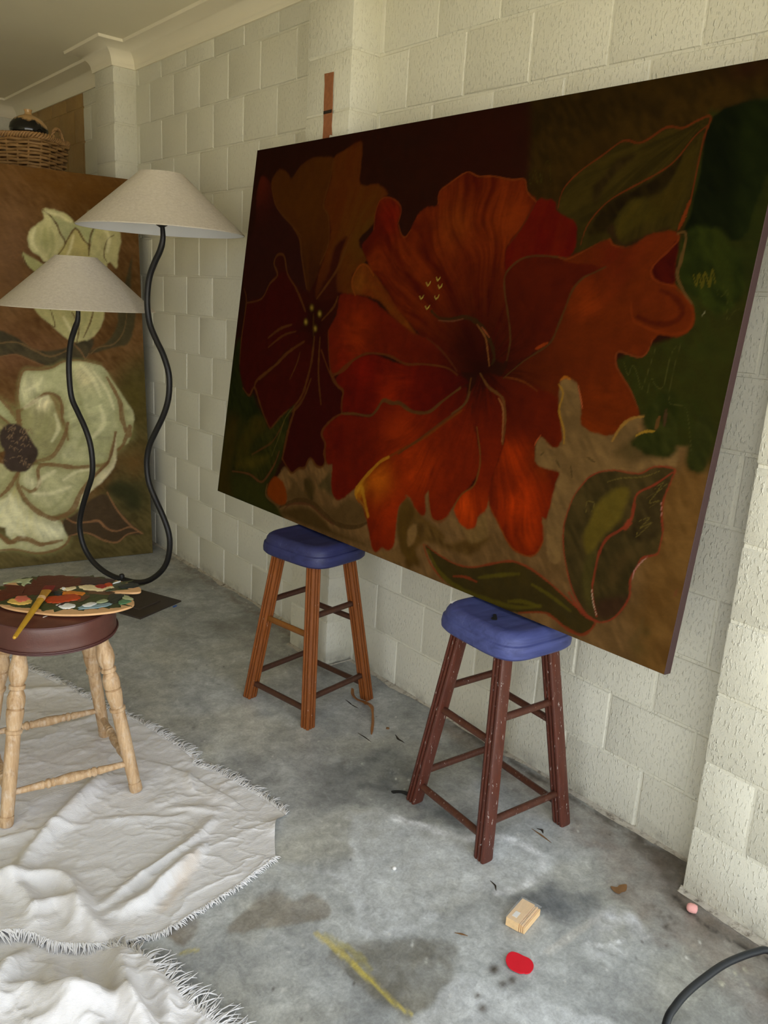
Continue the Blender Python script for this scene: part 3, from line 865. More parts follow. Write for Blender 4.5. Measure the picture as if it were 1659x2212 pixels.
('k',[1700,461,1710,472],4.3,(60,46,22),0.85,2.9),
('k',[2034,588,2037,618],10.8,(98,60,28),0.85,2.4),
('k',[2055,599,2051,636],9.5,(72,46,28),0.85,2.4),
('p',[1609,1131,1610,1170,1627,1203,1668,1235,1721,1264,1764,1290,1789,1295,1822,1285,1850,1291,1897,1315,1941,1308,1976,1321,2007,1326,2011,1314,2003,1285,2001,1232,2001,1182,2001,1135,1990,1098,1981,1071,1958,1068,1911,1062,1866,1038,1842,1031,1816,1046,1792,1053,1712,1021,1694,1017,1690,1067,1671,1098,1638,1115],(47,37,9),(54,42,10),(1992,1319),0.3,3.7,[],1.0),
('p',[1712,1187,1742,1214,1773,1252,1824,1258,1795,1232,1752,1192,1727,1141],(34,24,7),(44,32,10),None,0.4,10.3,[],1.0),
('p',[1721,1066,1746,1118,1788,1151,1888,1193,1940,1231,1956,1246,1938,1186,1897,1154,1826,1136,1792,1094,1763,1065],(29,19,5),(38,28,6),None,0.4,7.4,[],1.0),
('p',[1884,1141,1934,1169,1959,1233,1982,1264,1990,1196,1978,1150,1948,1110,1902,1098],(60,46,9),(52,40,8),(1992,1319),0.35,7.0,[],1.0),
('p',[1818,1049,1805,1094,1826,1136,1866,1149,1886,1134,1926,1118,1920,1093,1872,1084,1843,1063,1825,1046],(72,58,11),(52,42,9),(1992,1319),0.5,11.1,[],0.8),
('p',[1780,1069,1794,1087,1815,1053,1840,1038,1880,1052,1956,1075,1950,1068,1903,1059,1867,1034,1833,1031],(44,28,10),(44,28,10),None,0.3,6.2,[],1.0),
('k',[1607,1135,1609,1174,1627,1203,1668,1235,1721,1264,1764,1290,1789,1295,1822,1285,1850,1291,1897,1315,1941,1308,1976,1321,2008,1326,2003,1285,2001,1232,2001,1182,2001,1135,1990,1098,1983,1067],5.5,(102,40,14),0.9,2.4),
('k',[1704,1036,1713,1082,1740,1122,1778,1153,1841,1182,1898,1207,1939,1234,1977,1285,2004,1306],4.3,(102,40,14),0.9,2.5),
('k',[1999,1135,1993,1101,1985,1071],10.4,(118,46,14),0.8,2.3),
('p',[1866,428,1896,451,1945,466,2013,470,2051,495,2104,500,2104,474,2094,419,2099,378,2110,341,2110,309,2107,287,2072,266,2062,242,2051,201,2057,159,2042,116,2016,81,1977,64,1938,78,1904,106,1878,138,1855,179,1834,228,1822,281,1825,328,1837,378],(56,45,20),(66,52,24),None,0.3,3.8,[],1.0),
('p',[1908,363,1934,399,1970,428,1997,419,1991,374,1989,344,1957,303,1936,259,1925,230,1905,240,1888,274,1897,314],(94,77,24),(84,70,22),None,0.3,9.1,[],1.0),
('p',[1913,226,1935,247,1940,203,1946,139,1961,94,1930,115,1909,167],(66,56,22),(66,56,22),None,0.3,10.7,[],1.0),
('p',[2025,418,2081,466,2100,466,2090,411,2103,339,2056,302,2021,315,2025,367],(50,38,18),(58,46,22),None,0.3,9.7,[],1.0),
('p',[1995,249,2030,273,2061,282,2025,227,2011,178,1985,178],(74,56,26),(74,56,26),None,0.25,17.7,[],0.7),
('p',[1973,120,2053,157,2038,115,2015,85,1982,77],(56,36,20),(56,36,20),None,0.25,12.9,[],1.0),
('k',[1866,428,1896,451,1945,466,2013,470,2051,495,2104,500,2104,474,2094,419,2099,378,2110,341,2110,309,2107,285,2072,266,2062,242,2051,201,2057,159,2042,116,2016,81,1977,64,1938,78,1904,106,1878,138,1855,179,1834,228,1822,281,1825,328,1837,378,1866,428],5.7,(126,47,27),0.9,2.6),
('k',[2102,491,2061,451,2021,421,2018,388,2017,351,1995,320,1960,287,1946,243,1944,204,1948,140,1976,79],8.2,(126,47,27),0.9,2.5),
('k',[2017,351,2006,326],17.6,(130,52,30),0.9,2.5),
('k',[1946,143,1957,112,1975,82],3.3,(190,160,130),0.8,1.3),
('k',[2054,199,2057,229,2071,255,2083,271],3.1,(178,126,110),0.8,1.2),
('k',[2089,414,2098,377],2.4,(180,120,100),0.7,1.2),
('k',[2047,412,2073,436,2057,404,2085,417,2063,394],2.4,(104,88,36),0.7,1.2),
('k',[2040,353,2068,370,2048,337,2075,358,2042,313,2045,332],2.5,(104,88,36),0.7,1.2),
('k',[2064,441,2085,466,2073,436,2094,461],2.4,(104,88,36),0.7,1.2),
('k',[1927,431,1965,449,2027,465,2068,488],2.5,(104,88,36),0.7,1.2),
('k',[1883,338,1880,368,1902,369,1899,345],2.7,(104,88,36),0.7,1.3),
('p',[1311,100,1377,84,1460,75,1529,86,1597,116,1669,144,1732,142,1795,126,1846,108,1907,84,1972,63,1967,38,1940,14,1890,16,1846,30,1805,33,1726,5,1652,-9,1515,-6,1407,16,1353,55],(60,47,16),(50,40,16),None,0.3,4.5,[],1.0),
('k',[1311,100,1377,84,1460,75,1529,86,1597,116,1669,144,1732,142,1795,126,1846,108,1907,84,1972,63],6.9,(122,46,22),0.85,3.1),
('k',[1977,63,1967,38,1940,14,1890,16,1846,30,1805,33,1726,5],9.0,(122,46,22),0.85,2.8),
('k',[1304,98,1346,48,1417,8],7.0,(122,46,22),0.85,3.5),
('k',[1455,35,1503,47,1552,46],8.3,(122,46,22),0.85,3.3),
('k',[1879,113,1932,73,1981,66],10.8,(126,48,28),0.8,2.7),
('k',[1331,83,1405,26,1513,4,1622,7,1711,17,1795,48],14.5,(86,75,17),0.75,8.0),
('k',[1556,60,1630,90,1701,115],10.9,(86,75,17),0.75,7.8),
('k',[1754,99,1816,88,1895,66],9.9,(86,75,17),0.75,7.1),
('k',[1683,26,1730,41,1790,46],11.9,(86,75,17),0.75,7.4),
('p',[103,109,118,211,148,293,205,359,283,370,327,327,368,340,413,383,497,448,464,390,455,292,424,239,405,180,361,128,308,111,235,122],(36,37,8),(46,42,10),None,0.4,7.6,[],1.0),
('p',[124,238,206,353,284,364,317,319,237,269,200,173,126,120],(62,50,10),(48,42,8),None,0.4,20.9,[],1.0),
('p',[144,150,242,194,362,221,337,186,208,136],(66,56,14),(66,56,14),None,0.3,20.8,[],1.0),
('k',[104,108,235,121,321,106,361,127,412,198,432,252],10.2,(90,50,26),0.9,5.1),
('k',[240,206,312,244,380,286,437,368],10.0,(84,48,22),0.7,5.0),
('k',[494,441,444,387,418,311,383,225],6.0,(92,80,34),0.6,4.8),
('p',[385,70,388,108,409,138,444,149,491,135,521,93,519,56,469,42,417,52],(118,50,5),(108,44,4),None,0.15,7.4,[],1.0),
('k',[377,106,378,62,436,44,481,38],9.9,(92,62,30),0.9,5.0),
('k',[1906,743,1926,711,1935,737,1957,705,1970,679,1977,699,1990,796],2.5,(72,68,28),0.75,1.2),
('k',[1991,671,1994,709,2007,694,2030,693,2034,775,2053,801],2.4,(72,68,28),0.75,1.2),
('k',[2053,797,2048,731,2054,658,2080,653,2104,644,2127,583,2140,544],2.1,(70,66,28),0.75,1.2),
('k',[2048,964,2061,937,2062,966,2077,933,2076,969,2095,937,2093,974,2108,944],5.6,(88,76,17),0.75,1.1),
('k',[2115,934,2122,914,2134,917,2142,928,2156,859,2166,879,2181,890],1.7,(64,62,22),0.75,1.1),
('k',[1483,1237,1493,1204,1502,1245,1517,1207,1522,1234,1532,1206,1534,1260,1549,1259,1565,1204],2.6,(58,52,14),0.75,1.4),
('k',[2092,867,2099,880],2.2,(150,140,100),0.75,1.1),
('k',[2175,196,2174,210,2179,213,2178,200],2.9,(110,60,36),0.75,1.2)]
MAG = [
('p',[-2251,2188,299,2623,184,-325,-2541,-365],(84,58,30),(94,68,40),None,0.3,6.3,[],1.0),
('b',[-306,2054],405,143,-0.1,(92,60,22),0.8),
('b',[-675,1642],137,319,-0.1,(104,76,52),0.7),
('b',[-168,1925],221,147,-0.2,(72,46,16),0.7),
('p',[-2443,501,-813,254,-327,345,-157,655,-165,996,-29,1127,131,1129,75,-194,-2541,-365],(72,62,34),(80,70,40),None,0.3,71.1,[],1.0),
('b',[-65,917],132,210,-0.1,(72,62,26),0.7),
('b',[-83,544],80,107,-0.2,(96,68,34),0.6),
('b',[-92,355],108,108,-0.3,(52,50,28),0.8),
('b',[-90,1485],102,127,0,(62,44,18),0.6),
('b',[-684,1166],280,140,0,(92,62,42),0.6),
('p',[-243,403,-185,438,-129,420,-73,382,-63,282,-117,276,-153,328,-199,351],(50,48,28),(44,44,24),None,0.3,26.7,[],1.0),
('p',[-792,1279,-744,1272,-666,1240,-587,1180,-503,1173,-416,1193,-344,1226,-272,1237,-313,1141,-350,1113,-464,1111,-508,1088,-591,1118,-671,1152,-753,1138,-802,1124],(56,50,36),(64,56,38),None,0.25,7.2,[],1.0),
('p',[-294,1159,-275,1187,-201,1225,-141,1319,-132,1411,-94,1523,-39,1708,-57,1525,-35,1397,-54,1294,-90,1219,-165,1199],(66,58,38),(58,52,34),None,0.25,7.6,[],1.0),
('k',[-749,1207,-667,1214,-587,1176,-505,1142,-417,1175],9.5,(104,80,50),0.8,4.8),
('k',[-388,1221,-347,1176,-323,1131],9.9,(112,84,56),0.8,4.9),
('k',[-294,1159,-247,1197,-164,1217,-105,1293,-81,1414],7.6,(104,80,50),0.7,5.1),
('k',[-753,1138,-672,1148,-591,1114,-508,1088,-350,1113,-303,1159],7.2,(108,80,52),0.8,4.8),
('p',[-271,1910,-235,1926,-183,1910,-98,1820,-117,1702,-130,1629,-178,1653,-210,1390,-222,1335,-271,1260,-325,1240,-335,1384,-274,1690,-256,1789],(171,163,118),(149,144,102),(-364,1235),0.35,7.4,[],1.0),
('p',[-569,1391,-545,1445,-483,1501,-325,1563,-205,1480,-222,1335,-271,1260,-362,1223,-413,1238,-470,1290,-519,1332],(167,159,112),(143,138,96),(-364,1235),0.35,7.3,[],1.0),
('p',[-611,1677,-573,1659,-525,1636,-494,1604,-529,1567,-553,1583,-592,1614],(153,150,104),(133,132,88),(-364,1235),0.3,7.0,[],1.0),
('p',[-496,1908,-433,1910,-375,1890,-343,1850,-392,1751,-429,1691,-484,1622,-523,1662,-567,1693,-580,1743,-565,1795,-521,1833,-493,1862],(179,173,128),(159,154,110),(-364,1235),0.35,7.0,[(-488,1751,59,(139,136,92))],1.0),
('p',[-460,1878,-419,1865,-343,1855,-264,1884,-225,1862,-262,1753,-296,1768,-336,1825,-392,1742,-414,1809],(155,154,114),(137,138,98),(-364,1235),0.3,7.2,[],1.0),
('p',[-434,1678,-383,1760,-336,1825,-280,1751,-272,1655,-357,1614],(167,154,102),(143,134,86),(-364,1235),0.35,7.2,[],1.0),
('k',[-496,1904,-460,1878,-429,1834,-415,1792,-392,1742,-430,1683],9.4,(78,56,34),0.9,4.7),
('k',[-392,1742,-336,1825,-296,1768,-263,1744],9.6,(78,56,34),0.9,4.8),
('k',[-225,1862,-260,1788,-274,1690],9.8,(78,56,34),0.9,4.9),
('k',[-178,1662,-194,1696,-172,1778,-134,1808],7.4,(78,56,34),0.9,5.0),
('k',[-519,1332,-470,1299,-489,1395],7.2,(78,56,34),0.9,4.8),
('k',[-361,1226,-348,1312,-379,1382],9.8,(78,56,34),0.9,4.9),
('k',[-325,1249,-285,1332,-263,1405],9.9,(78,56,34),0.9,5.0),
('k',[-611,1677,-592,1614,-553,1579],7.0,(78,56,34),0.9,4.6),
('k',[-525,1636,-492,1635],9.4,(78,56,34),0.9,4.7),
('k',[-489,1811,-497,1750,-488,1691],18.7,(140,138,92),0.6,14.1),
('p',[-674,860,-679,932,-663,1020,-635,1069,-560,1070,-491,1084,-438,1116,-350,1122,-243,1100,-192,1031,-158,975,-106,889,-72,822,-85,736,-113,660,-176,631,-237,528,-410,532,-523,552,-616,585,-677,687,-686,796,-677,867],(169,166,126),(145,144,106),(-651,623),0.4,7.5,[(-314,1047,75,(199,186,144)),(-250,1073,63,(153,154,116)),(-424,819,125,(149,148,110)),(-628,972,72,(189,184,144)),(-223,867,128,(153,152,114)),(-272,659,103,(135,134,96))],1.0),
('p',[-674,852,-604,904,-534,944,-494,894,-448,783,-440,700,-436,771,-461,707,-519,617,-607,584,-635,677,-687,787,-682,840],(145,140,98),(125,120,82),(-651,623),0.4,7.3,[(-568,902,53,(209,198,158)),(-530,669,74,(121,116,80))],1.0),
('p',[-534,944,-483,930,-456,866,-465,802,-444,709,-474,784,-503,894],(110,92,58),(124,104,68),None,0.25,7.4,[],1.0),
('p',[-925,951,-768,915,-723,861,-687,789,-694,744,-774,827,-932,847],(161,160,118),(143,142,102),(-651,623),0.3,7.0,[],1.0),
('p',[-933,830,-775,818,-697,753,-692,699,-694,679,-737,654,-870,615,-1021,691],(120,112,72),(135,124,84),(-651,623),0.3,7.0,[],1.0),
('p',[-1033,535,-791,575,-745,527,-704,525,-717,444,-805,377,-973,281,-1124,347],(159,154,112),(139,134,96),(-651,623),0.35,7.1,[],1.0),
('p',[-707,480,-686,542,-609,557,-514,552,-409,537,-310,541,-236,542,-277,472,-335,419,-405,299,-504,279,-575,264,-650,314,-703,415],(167,163,122),(143,140,102),(-651,623),0.4,7.5,[(-638,445,61,(193,188,150)),(-497,410,101,(153,150,112))],1.0),
('p',[-180,722,-184,564,-240,470,-336,390,-385,336,-434,300,-400,375,-313,475,-236,547,-202,632],(193,182,148),(175,166,130),None,0.25,7.8,[],1.0),
('p',[-1130,260,-805,377,-752,418,-717,448,-697,369,-641,309,-567,263,-498,230,-474,152,-477,104,-514,117,-601,121,-694,150,-745,145,-785,182,-815,231,-1060,164],(193,188,150),(169,162,120),(-707,475),0.35,7.3,[(-733,426,53,(163,152,100)),(-533,203,101,(189,186,154))],1.0),
('p',[-979,192,-819,167,-772,129,-695,145,-602,112,-514,117,-475,142,-488,105,-540,77,-638,68,-748,99,-824,98,-986,101],(179,174,136),(163,158,116),None,0.25,7.4,[],1.0),
('k',[-674,852,-679,932,-663,1020,-635,1069,-560,1070,-491,1086,-438,1116,-350,1124,-243,1102],30.5,(112,108,66),0.55,23.2),
('k',[-674,852,-679,932,-663,1020,-635,1069,-560,1070,-491,1086,-438,1116,-350,1124,-243,1102],10.9,(104,76,47),0.92,4.8),
('k',[-674,852,-604,900,-534,944,-483,930,-460,884,-462,811,-446,746,-440,690],51.4,(112,108,66),0.55,39.2),
('k',[-674,852,-604,900,-534,944,-483,930,-460,884,-462,811,-446,746,-440,690],18.4,(104,76,47),0.92,4.9),
('k',[-435,781,-457,707,-510,617,-556,586,-612,580],62.3,(112,108,66),0.55,47.5),
('k',[-435,781,-457,707,-510,617,-556,586,-612,580],22.3,(104,76,47),0.92,4.9),
('k',[-211,1031,-169,947,-144,880,-139,795,-106,698,-99,753,-137,658,-171,621],65.8,(112,108,66),0.55,50.1),
('k',[-211,1031,-169,947,-144,880,-139,795,-106,698,-99,753,-137,658,-171,621],23.5,(104,76,47),0.92,5.2),
('k',[-180,722,-202,632,-236,547,-310,536,-410,532,-514,552,-583,555,-607,520,-602,455,-644,411,-692,442],63.4,(112,108,66),0.55,48.3),
('k',[-180,722,-202,632,-236,547,-310,536,-410,532,-514,552,-583,555,-607,520,-602,455,-644,411,-692,442],22.6,(104,76,47),0.92,5.0),
('k',[-704,516,-711,443,-649,328,-567,263,-506,255,-432,301,-391,384,-313,475,-226,556],73.9,(112,108,66),0.55,56.3),
('k',[-704,516,-711,443,-649,328,-567,263,-506,255,-432,301,-391,384,-313,475,-226,556],26.4,(104,76,47),0.92,5.0),
('k',[-804,395,-751,446,-704,525],60.5,(112,108,66),0.55,46.1),
('k',[-804,395,-751,446,-704,525],21.6,(104,76,47),0.92,4.8),
('k',[-858,198,-818,185,-771,139,-728,158,-677,148,-619,114,-567,118,-504,126],72.4,(112,108,66),0.55,55.2),
('k',[-858,198,-818,185,-771,139,-728,158,-677,148,-619,114,-567,118,-504,126],25.9,(104,76,47),0.92,4.9),
('k',[-864,102,-748,99,-638,66,-540,75,-483,104,-465,151,-498,235],42.1,(112,108,66),0.55,32.1),
('k',[-864,102,-748,99,-638,66,-540,75,-483,104,-465,151,-498,235],15.0,(104,76,47),0.92,5.0),
('k',[-768,915,-723,861,-687,789],49.5,(112,108,66),0.55,37.7),
('k',[-768,915,-723,861,-687,789],17.7,(104,76,47),0.92,4.7),
('k',[-774,827,-694,744],39.7,(112,108,66),0.55,30.3),
('k',[-774,827,-694,744],14.2,(104,76,47),0.92,4.7),
('k',[-683,852,-685,753,-691,700],90.2,(112,108,66),0.55,68.7),
('k',[-683,852,-685,753,-691,700],32.2,(104,76,47),0.92,4.8),
('k',[-351,1099,-292,1031,-253,928],22.7,(204,198,158),0.55,18.1),
('k',[-282,1063,-215,956,-183,852],17.9,(204,198,158),0.55,14.3),
('k',[-648,869,-596,904,-531,926],24.1,(204,198,158),0.55,19.3),
('k',[-754,400,-730,316,-688,247],29.1,(204,198,158),0.55,23.3),
('k',[-791,330,-764,235,-701,174],29.1,(204,198,158),0.55,23.3),
('k',[-671,246,-596,211,-529,157],30.0,(204,198,158),0.55,24.0),
('k',[-516,519,-584,481,-612,437],22.3,(204,198,158),0.55,17.8),
('k',[-311,517,-402,508,-476,465],17.8,(204,198,158),0.55,14.2),
('k',[-636,401,-550,395,-442,426],22.4,(204,198,158),0.55,18.0),
('k',[-554,1030,-573,994,-642,958],21.6,(204,198,158),0.55,17.3),
('k',[-498,828,-485,754,-524,682],19.7,(204,198,158),0.55,15.8),
('k',[-256,870,-242,776,-301,702],25.6,(204,198,158),0.55,20.5),
('k',[-539,1806,-560,1745,-538,1696],18.6,(204,198,158),0.55,14.8),
('k',[-203,1873,-162,1797,-175,1716],19.7,(204,198,158),0.55,15.8),
('k',[-424,1354,-393,1292,-369,1248],17.1,(204,198,158),0.55,13.7),
('k',[-484,1896,-418,1886,-360,1857],14.1,(204,198,158),0.55,11.3),
('k',[-347,1789,-368,1718,-387,1681],14.4,(204,198,158),0.55,11.5),
('k',[-406,1067,-369,929,-380,744],29.9,(124,122,80),0.5,29.9),
('k',[-363,890,-334,759,-395,630],30.3,(124,122,80),0.5,30.3),
('k',[-464,1813,-453,1728,-482,1657],18.8,(124,122,80),0.5,18.8),
('k',[-542,811,-564,729,-618,676],29.2,(124,122,80),0.5,29.2),
('k',[-462,389,-528,318,-590,304],22.6,(124,122,80),0.5,22.6),
('k',[-746,518,-782,466,-834,433],21.4,(124,122,80),0.5,21.4),
('k',[-181,717,-198,632,-236,547,-313,475],7.8,(84,58,36),0.8,5.2),
('p',[-781,736,-745,779,-695,783,-656,750,-618,676,-596,620,-625,567,-670,523,-745,532,-775,574,-763,637,-784,682],(60,49,40),(50,40,34),None,0.4,7.2,[],1.0),
('k',[-743,648,-733,666,-721,652],4.3,(112,90,66),0.8,2.4),
('k',[-781,584,-773,596,-753,580],4.3,(112,90,66),0.8,2.4),
('k',[-653,660,-640,671,-631,649],4.4,(112,90,66),0.8,2.4),
('k',[-704,602,-690,612,-679,596],4.3,(112,90,66),0.8,2.4),
('k',[-726,763,-710,778,-703,752],4.3,(112,90,66),0.8,2.4),
('k',[-678,560,-667,580,-659,547],4.4,(112,90,66),0.8,2.4),
('k',[-641,746,-634,758,-613,742],4.3,(112,90,66),0.8,2.4),
('k',[-682,701,-670,715,-664,695],4.3,(112,90,66),0.8,2.4),
('k',[-697,565,-683,587,-672,551],4.3,(112,90,66),0.8,2.4),
('k',[-673,732,-657,754,-646,726],4.3,(112,90,66),0.8,2.4),
('k',[-667,721,-652,738,-650,724],4.3,(112,90,66),0.8,2.4),
('k',[-657,543,-651,564,-638,545],4.4,(112,90,66),0.8,2.4),
('k',[-738,598,-723,606,-716,601],4.3,(112,90,66),0.8,2.4),
('k',[-668,694,-652,716,-649,680],4.3,(112,90,66),0.8,2.4),
('k',[-726,753,-713,762,-710,750],4.3,(112,90,66),0.8,2.4),
('k',[-682,734,-676,755,-665,721],4.3,(112,90,66),0.8,2.4),
('k',[-642,682,-631,698,-620,676],4.4,(112,90,66),0.8,2.4),
('k',[-696,629,-679,645,-678,621],4.3,(112,90,66),0.8,2.4),
('k',[-740,703,-722,719,-718,707],4.3,(112,90,66),0.8,2.4),
('k',[-717,639,-712,657,-695,643],4.3,(112,90,66),0.8,2.4),
('k',[-684,664,-670,677,-661,655],4.3,(112,90,66),0.8,2.4),
('k',[-768,758,-754,780,-752,754],4.2,(112,90,66),0.8,2.4),
('k',[-687,697,-677,710,-669,691],4.3,(112,90,66),0.8,2.4),
('k',[-731,686,-717,694,-711,677],4.3,(112,90,66),0.8,2.4),
('k',[-728,720,-713,732,-713,717],4.3,(112,90,66),0.8,2.4),
('k',[-668,745,-659,759,-642,742],4.3,(112,90,66),0.8,2.4),
('k',[-645,729,-636,748,-619,726],4.3,(112,90,66),0.8,2.4),
('k',[-739,743,-727,755,-714,733],4.3,(112,90,66),0.8,2.4),
('k',[-747,708,-732,726,-722,707],4.3,(112,90,66),0.8,2.4),
('k',[-755,706,-741,718,-738,703],4.3,(112,90,66),0.8,2.4),
('k',[-714,678,-698,688,-702,666],4.3,(112,90,66),0.8,2.4),
('k',[-653,544,-642,566,-626,544],4.4,(112,90,66),0.8,2.4),
('k',[-672,579,-658,595,-654,577],4.4,(112,90,66),0.8,2.4),
('k',[-738,755,-725,768,-712,759],4.3,(112,90,66),0.8,2.4),
('p',[-493,235,-425,267,-339,342,-263,370,-219,323,-139,209,-56,121,-144,120,-203,84,-296,115,-385,158,-467,146],(66,52,35),(58,46,32),None,0.25,7.9,[],1.0),
('k',[-470,247,-427,219,-355,218,-299,218,-255,170,-200,150,-122,167,-61,122],11.9,(124,88,58),0.9,5.3),
('k',[-244,379,-193,272,-122,177,-51,119],10.7,(124,88,58),0.9,5.4),
('k',[-467,146,-385,158,-331,138,-277,103,-203,84,-144,125,-75,133],10.6,(124,88,58),0.9,5.3),
('k',[-299,223,-273,181],10.5,(124,88,58),0.9,5.3)]
GAIN_H, GAIN_M = 1.5, 0.70
PAL_DAUBS_LIST = [
('green',[(-1.452,1.508),(-1.414,1.553),(-1.395,1.575),(-1.359,1.591),(-1.311,1.597),(-1.247,1.58),(-1.175,1.538),(-1.119,1.495),(-1.092,1.456),(-1.064,1.418),(-1.056,1.374),(-1.096,1.355),(-1.125,1.375),(-1.147,1.364),(-1.143,1.332),(-1.118,1.288),(-1.118,1.263),(-1.129,1.243),(-1.157,1.23),(-1.196,1.228),(-1.256,1.244),(-1.3,1.267),(-1.341,1.296),(-1.378,1.335),(-1.415,1.381),(-1.439,1.418),(-1.459,1.46)],0.0006),
('green',[(-1.45,1.429),(-1.432,1.443),(-1.427,1.407),(-1.376,1.384),(-1.35,1.36),(-1.316,1.339),(-1.252,1.326),(-1.244,1.304),(-1.274,1.28),(-1.347,1.308),(-1.378,1.335),(-1.416,1.375),(-1.442,1.407)],0.0012),
('maroon',[(-1.461,1.444),(-1.456,1.502),(-1.412,1.561),(-1.393,1.581),(-1.368,1.559),(-1.352,1.54),(-1.322,1.57),(-1.297,1.599),(-1.245,1.586),(-1.175,1.541),(-1.143,1.509),(-1.174,1.463),(-1.208,1.464),(-1.232,1.459),(-1.256,1.469),(-1.293,1.44),(-1.309,1.458),(-1.345,1.444),(-1.367,1.457),(-1.395,1.465),(-1.43,1.451)],0.0012),
('sage',[(-1.395,1.594),(-1.353,1.612),(-1.321,1.609),(-1.307,1.6),(-1.327,1.572),(-1.325,1.557),(-1.336,1.559),(-1.351,1.535),(-1.353,1.555),(-1.345,1.574),(-1.367,1.591)],0.002),
('plum',[(-1.179,1.544),(-1.139,1.518),(-1.092,1.456),(-1.109,1.444),(-1.154,1.441),(-1.183,1.454),(-1.198,1.477)],0.0012),
('umber',[(-1.204,1.414),(-1.179,1.39),(-1.121,1.393),(-1.126,1.373),(-1.146,1.366),(-1.138,1.345),(-1.165,1.34),(-1.189,1.364),(-1.206,1.379)],0.001),
('cream',[(-1.206,1.453),(-1.179,1.451),(-1.16,1.426),(-1.138,1.423),(-1.126,1.401),(-1.129,1.388),(-1.156,1.377),(-1.187,1.39),(-1.211,1.423)],0.0022),
('crimson',[(-1.172,1.424),(-1.155,1.438),(-1.139,1.428),(-1.141,1.4),(-1.163,1.395)],0.003),
('orange',[(-1.137,1.432),(-1.117,1.439),(-1.118,1.413),(-1.141,1.4)],0.003),
('white',[(-1.115,1.423),(-1.105,1.432),(-1.083,1.439),(-1.085,1.43),(-1.102,1.425)],0.002),
('slate',[(-1.105,1.403),(-1.078,1.411),(-1.051,1.391),(-1.049,1.365),(-1.066,1.356),(-1.098,1.365),(-1.111,1.382)],0.0015),
('dark',[(-1.164,1.335),(-1.141,1.335),(-1.125,1.321),(-1.129,1.296),(-1.154,1.276),(-1.171,1.256),(-1.185,1.268),(-1.178,1.299)],0.0016),
('teal',[(-1.16,1.262),(-1.142,1.278),(-1.126,1.263),(-1.128,1.249),(-1.15,1.239),(-1.165,1.243)],0.0014),
('sage',[(-1.123,1.312),(-1.113,1.282),(-1.116,1.261),(-1.133,1.267),(-1.138,1.288)],0.0012),
('umber',[(-1.241,1.372),(-1.216,1.366),(-1.217,1.349),(-1.234,1.333),(-1.248,1.324),(-1.26,1.335)],0.0012),
('orange',[(-1.339,1.379),(-1.314,1.408),(-1.281,1.396),(-1.258,1.401),(-1.238,1.38),(-1.247,1.349),(-1.261,1.34),(-1.29,1.34),(-1.315,1.343),(-1.331,1.357)],0.003),
('amber',[(-1.271,1.426),(-1.25,1.423),(-1.22,1.392),(-1.23,1.366),(-1.24,1.381),(-1.27,1.399),(-1.283,1.398)],0.003),
('slate',[(-1.293,1.44),(-1.276,1.443),(-1.272,1.418),(-1.284,1.403),(-1.298,1.416)],0.0026),
('cream',[(-1.265,1.46),(-1.249,1.457),(-1.225,1.455),(-1.226,1.437),(-1.249,1.427),(-1.261,1.439)],0.0022),
('white',[(-1.261,1.462),(-1.253,1.462),(-1.253,1.448),(-1.264,1.446)],0.003),
('yellow',[(-1.429,1.434),(-1.41,1.448),(-1.371,1.416),(-1.377,1.389),(-1.393,1.378),(-1.414,1.391),(-1.426,1.41)],0.0022),
('pink',[(-1.408,1.438),(-1.393,1.455),(-1.371,1.442),(-1.373,1.412),(-1.401,1.395),(-1.408,1.421)],0.0035),
('blue',[(-1.275,1.277),(-1.251,1.287),(-1.223,1.275),(-1.185,1.268),(-1.187,1.253),(-1.216,1.245),(-1.253,1.253),(-1.276,1.261)],0.0016),
('white',[(-1.321,1.325),(-1.303,1.331),(-1.28,1.309),(-1.281,1.284),(-1.305,1.282),(-1.319,1.299)],0.0026),
('white',[(-1.257,1.291),(-1.231,1.296),(-1.22,1.277),(-1.246,1.263),(-1.26,1.276)],0.0026),
('sage',[(-1.217,1.292),(-1.193,1.304),(-1.182,1.293),(-1.192,1.277),(-1.213,1.279)],0.0018),
('plum',[(-1.32,1.321),(-1.293,1.33),(-1.302,1.318),(-1.312,1.312)],0.003),
('green',[(-1.16,1.373),(-1.138,1.38),(-1.133,1.363),(-1.156,1.363)],0.002)]

# ------------------------------------------------------------------ the two big canvases
def run_paint(P, spec):
    for s in spec:
        pts = [(s[1][i] / 1000, s[1][i + 1] / 1000) for i in range(0, len(s[1]), 2)]
        if s[0] == 'p':
            st = None if s[4] is None else (s[4][0] / 1000, s[4][1] / 1000)
            gr = [(a / 1000, b / 1000, r / 1000, c) for a, b, r, c in s[7]]
            P.poly(pts, s[2], s[3], st, s[5], s[6] / 1000, gr, s[8])
        elif s[0] == 'k':
            P.line(pts, s[2] / 1000, s[3], s[4], s[5] / 1000)
        else:
            P.blob(pts[0][0], pts[0][1], s[2] / 1000, s[3] / 1000, s[4], s[5], s[6])

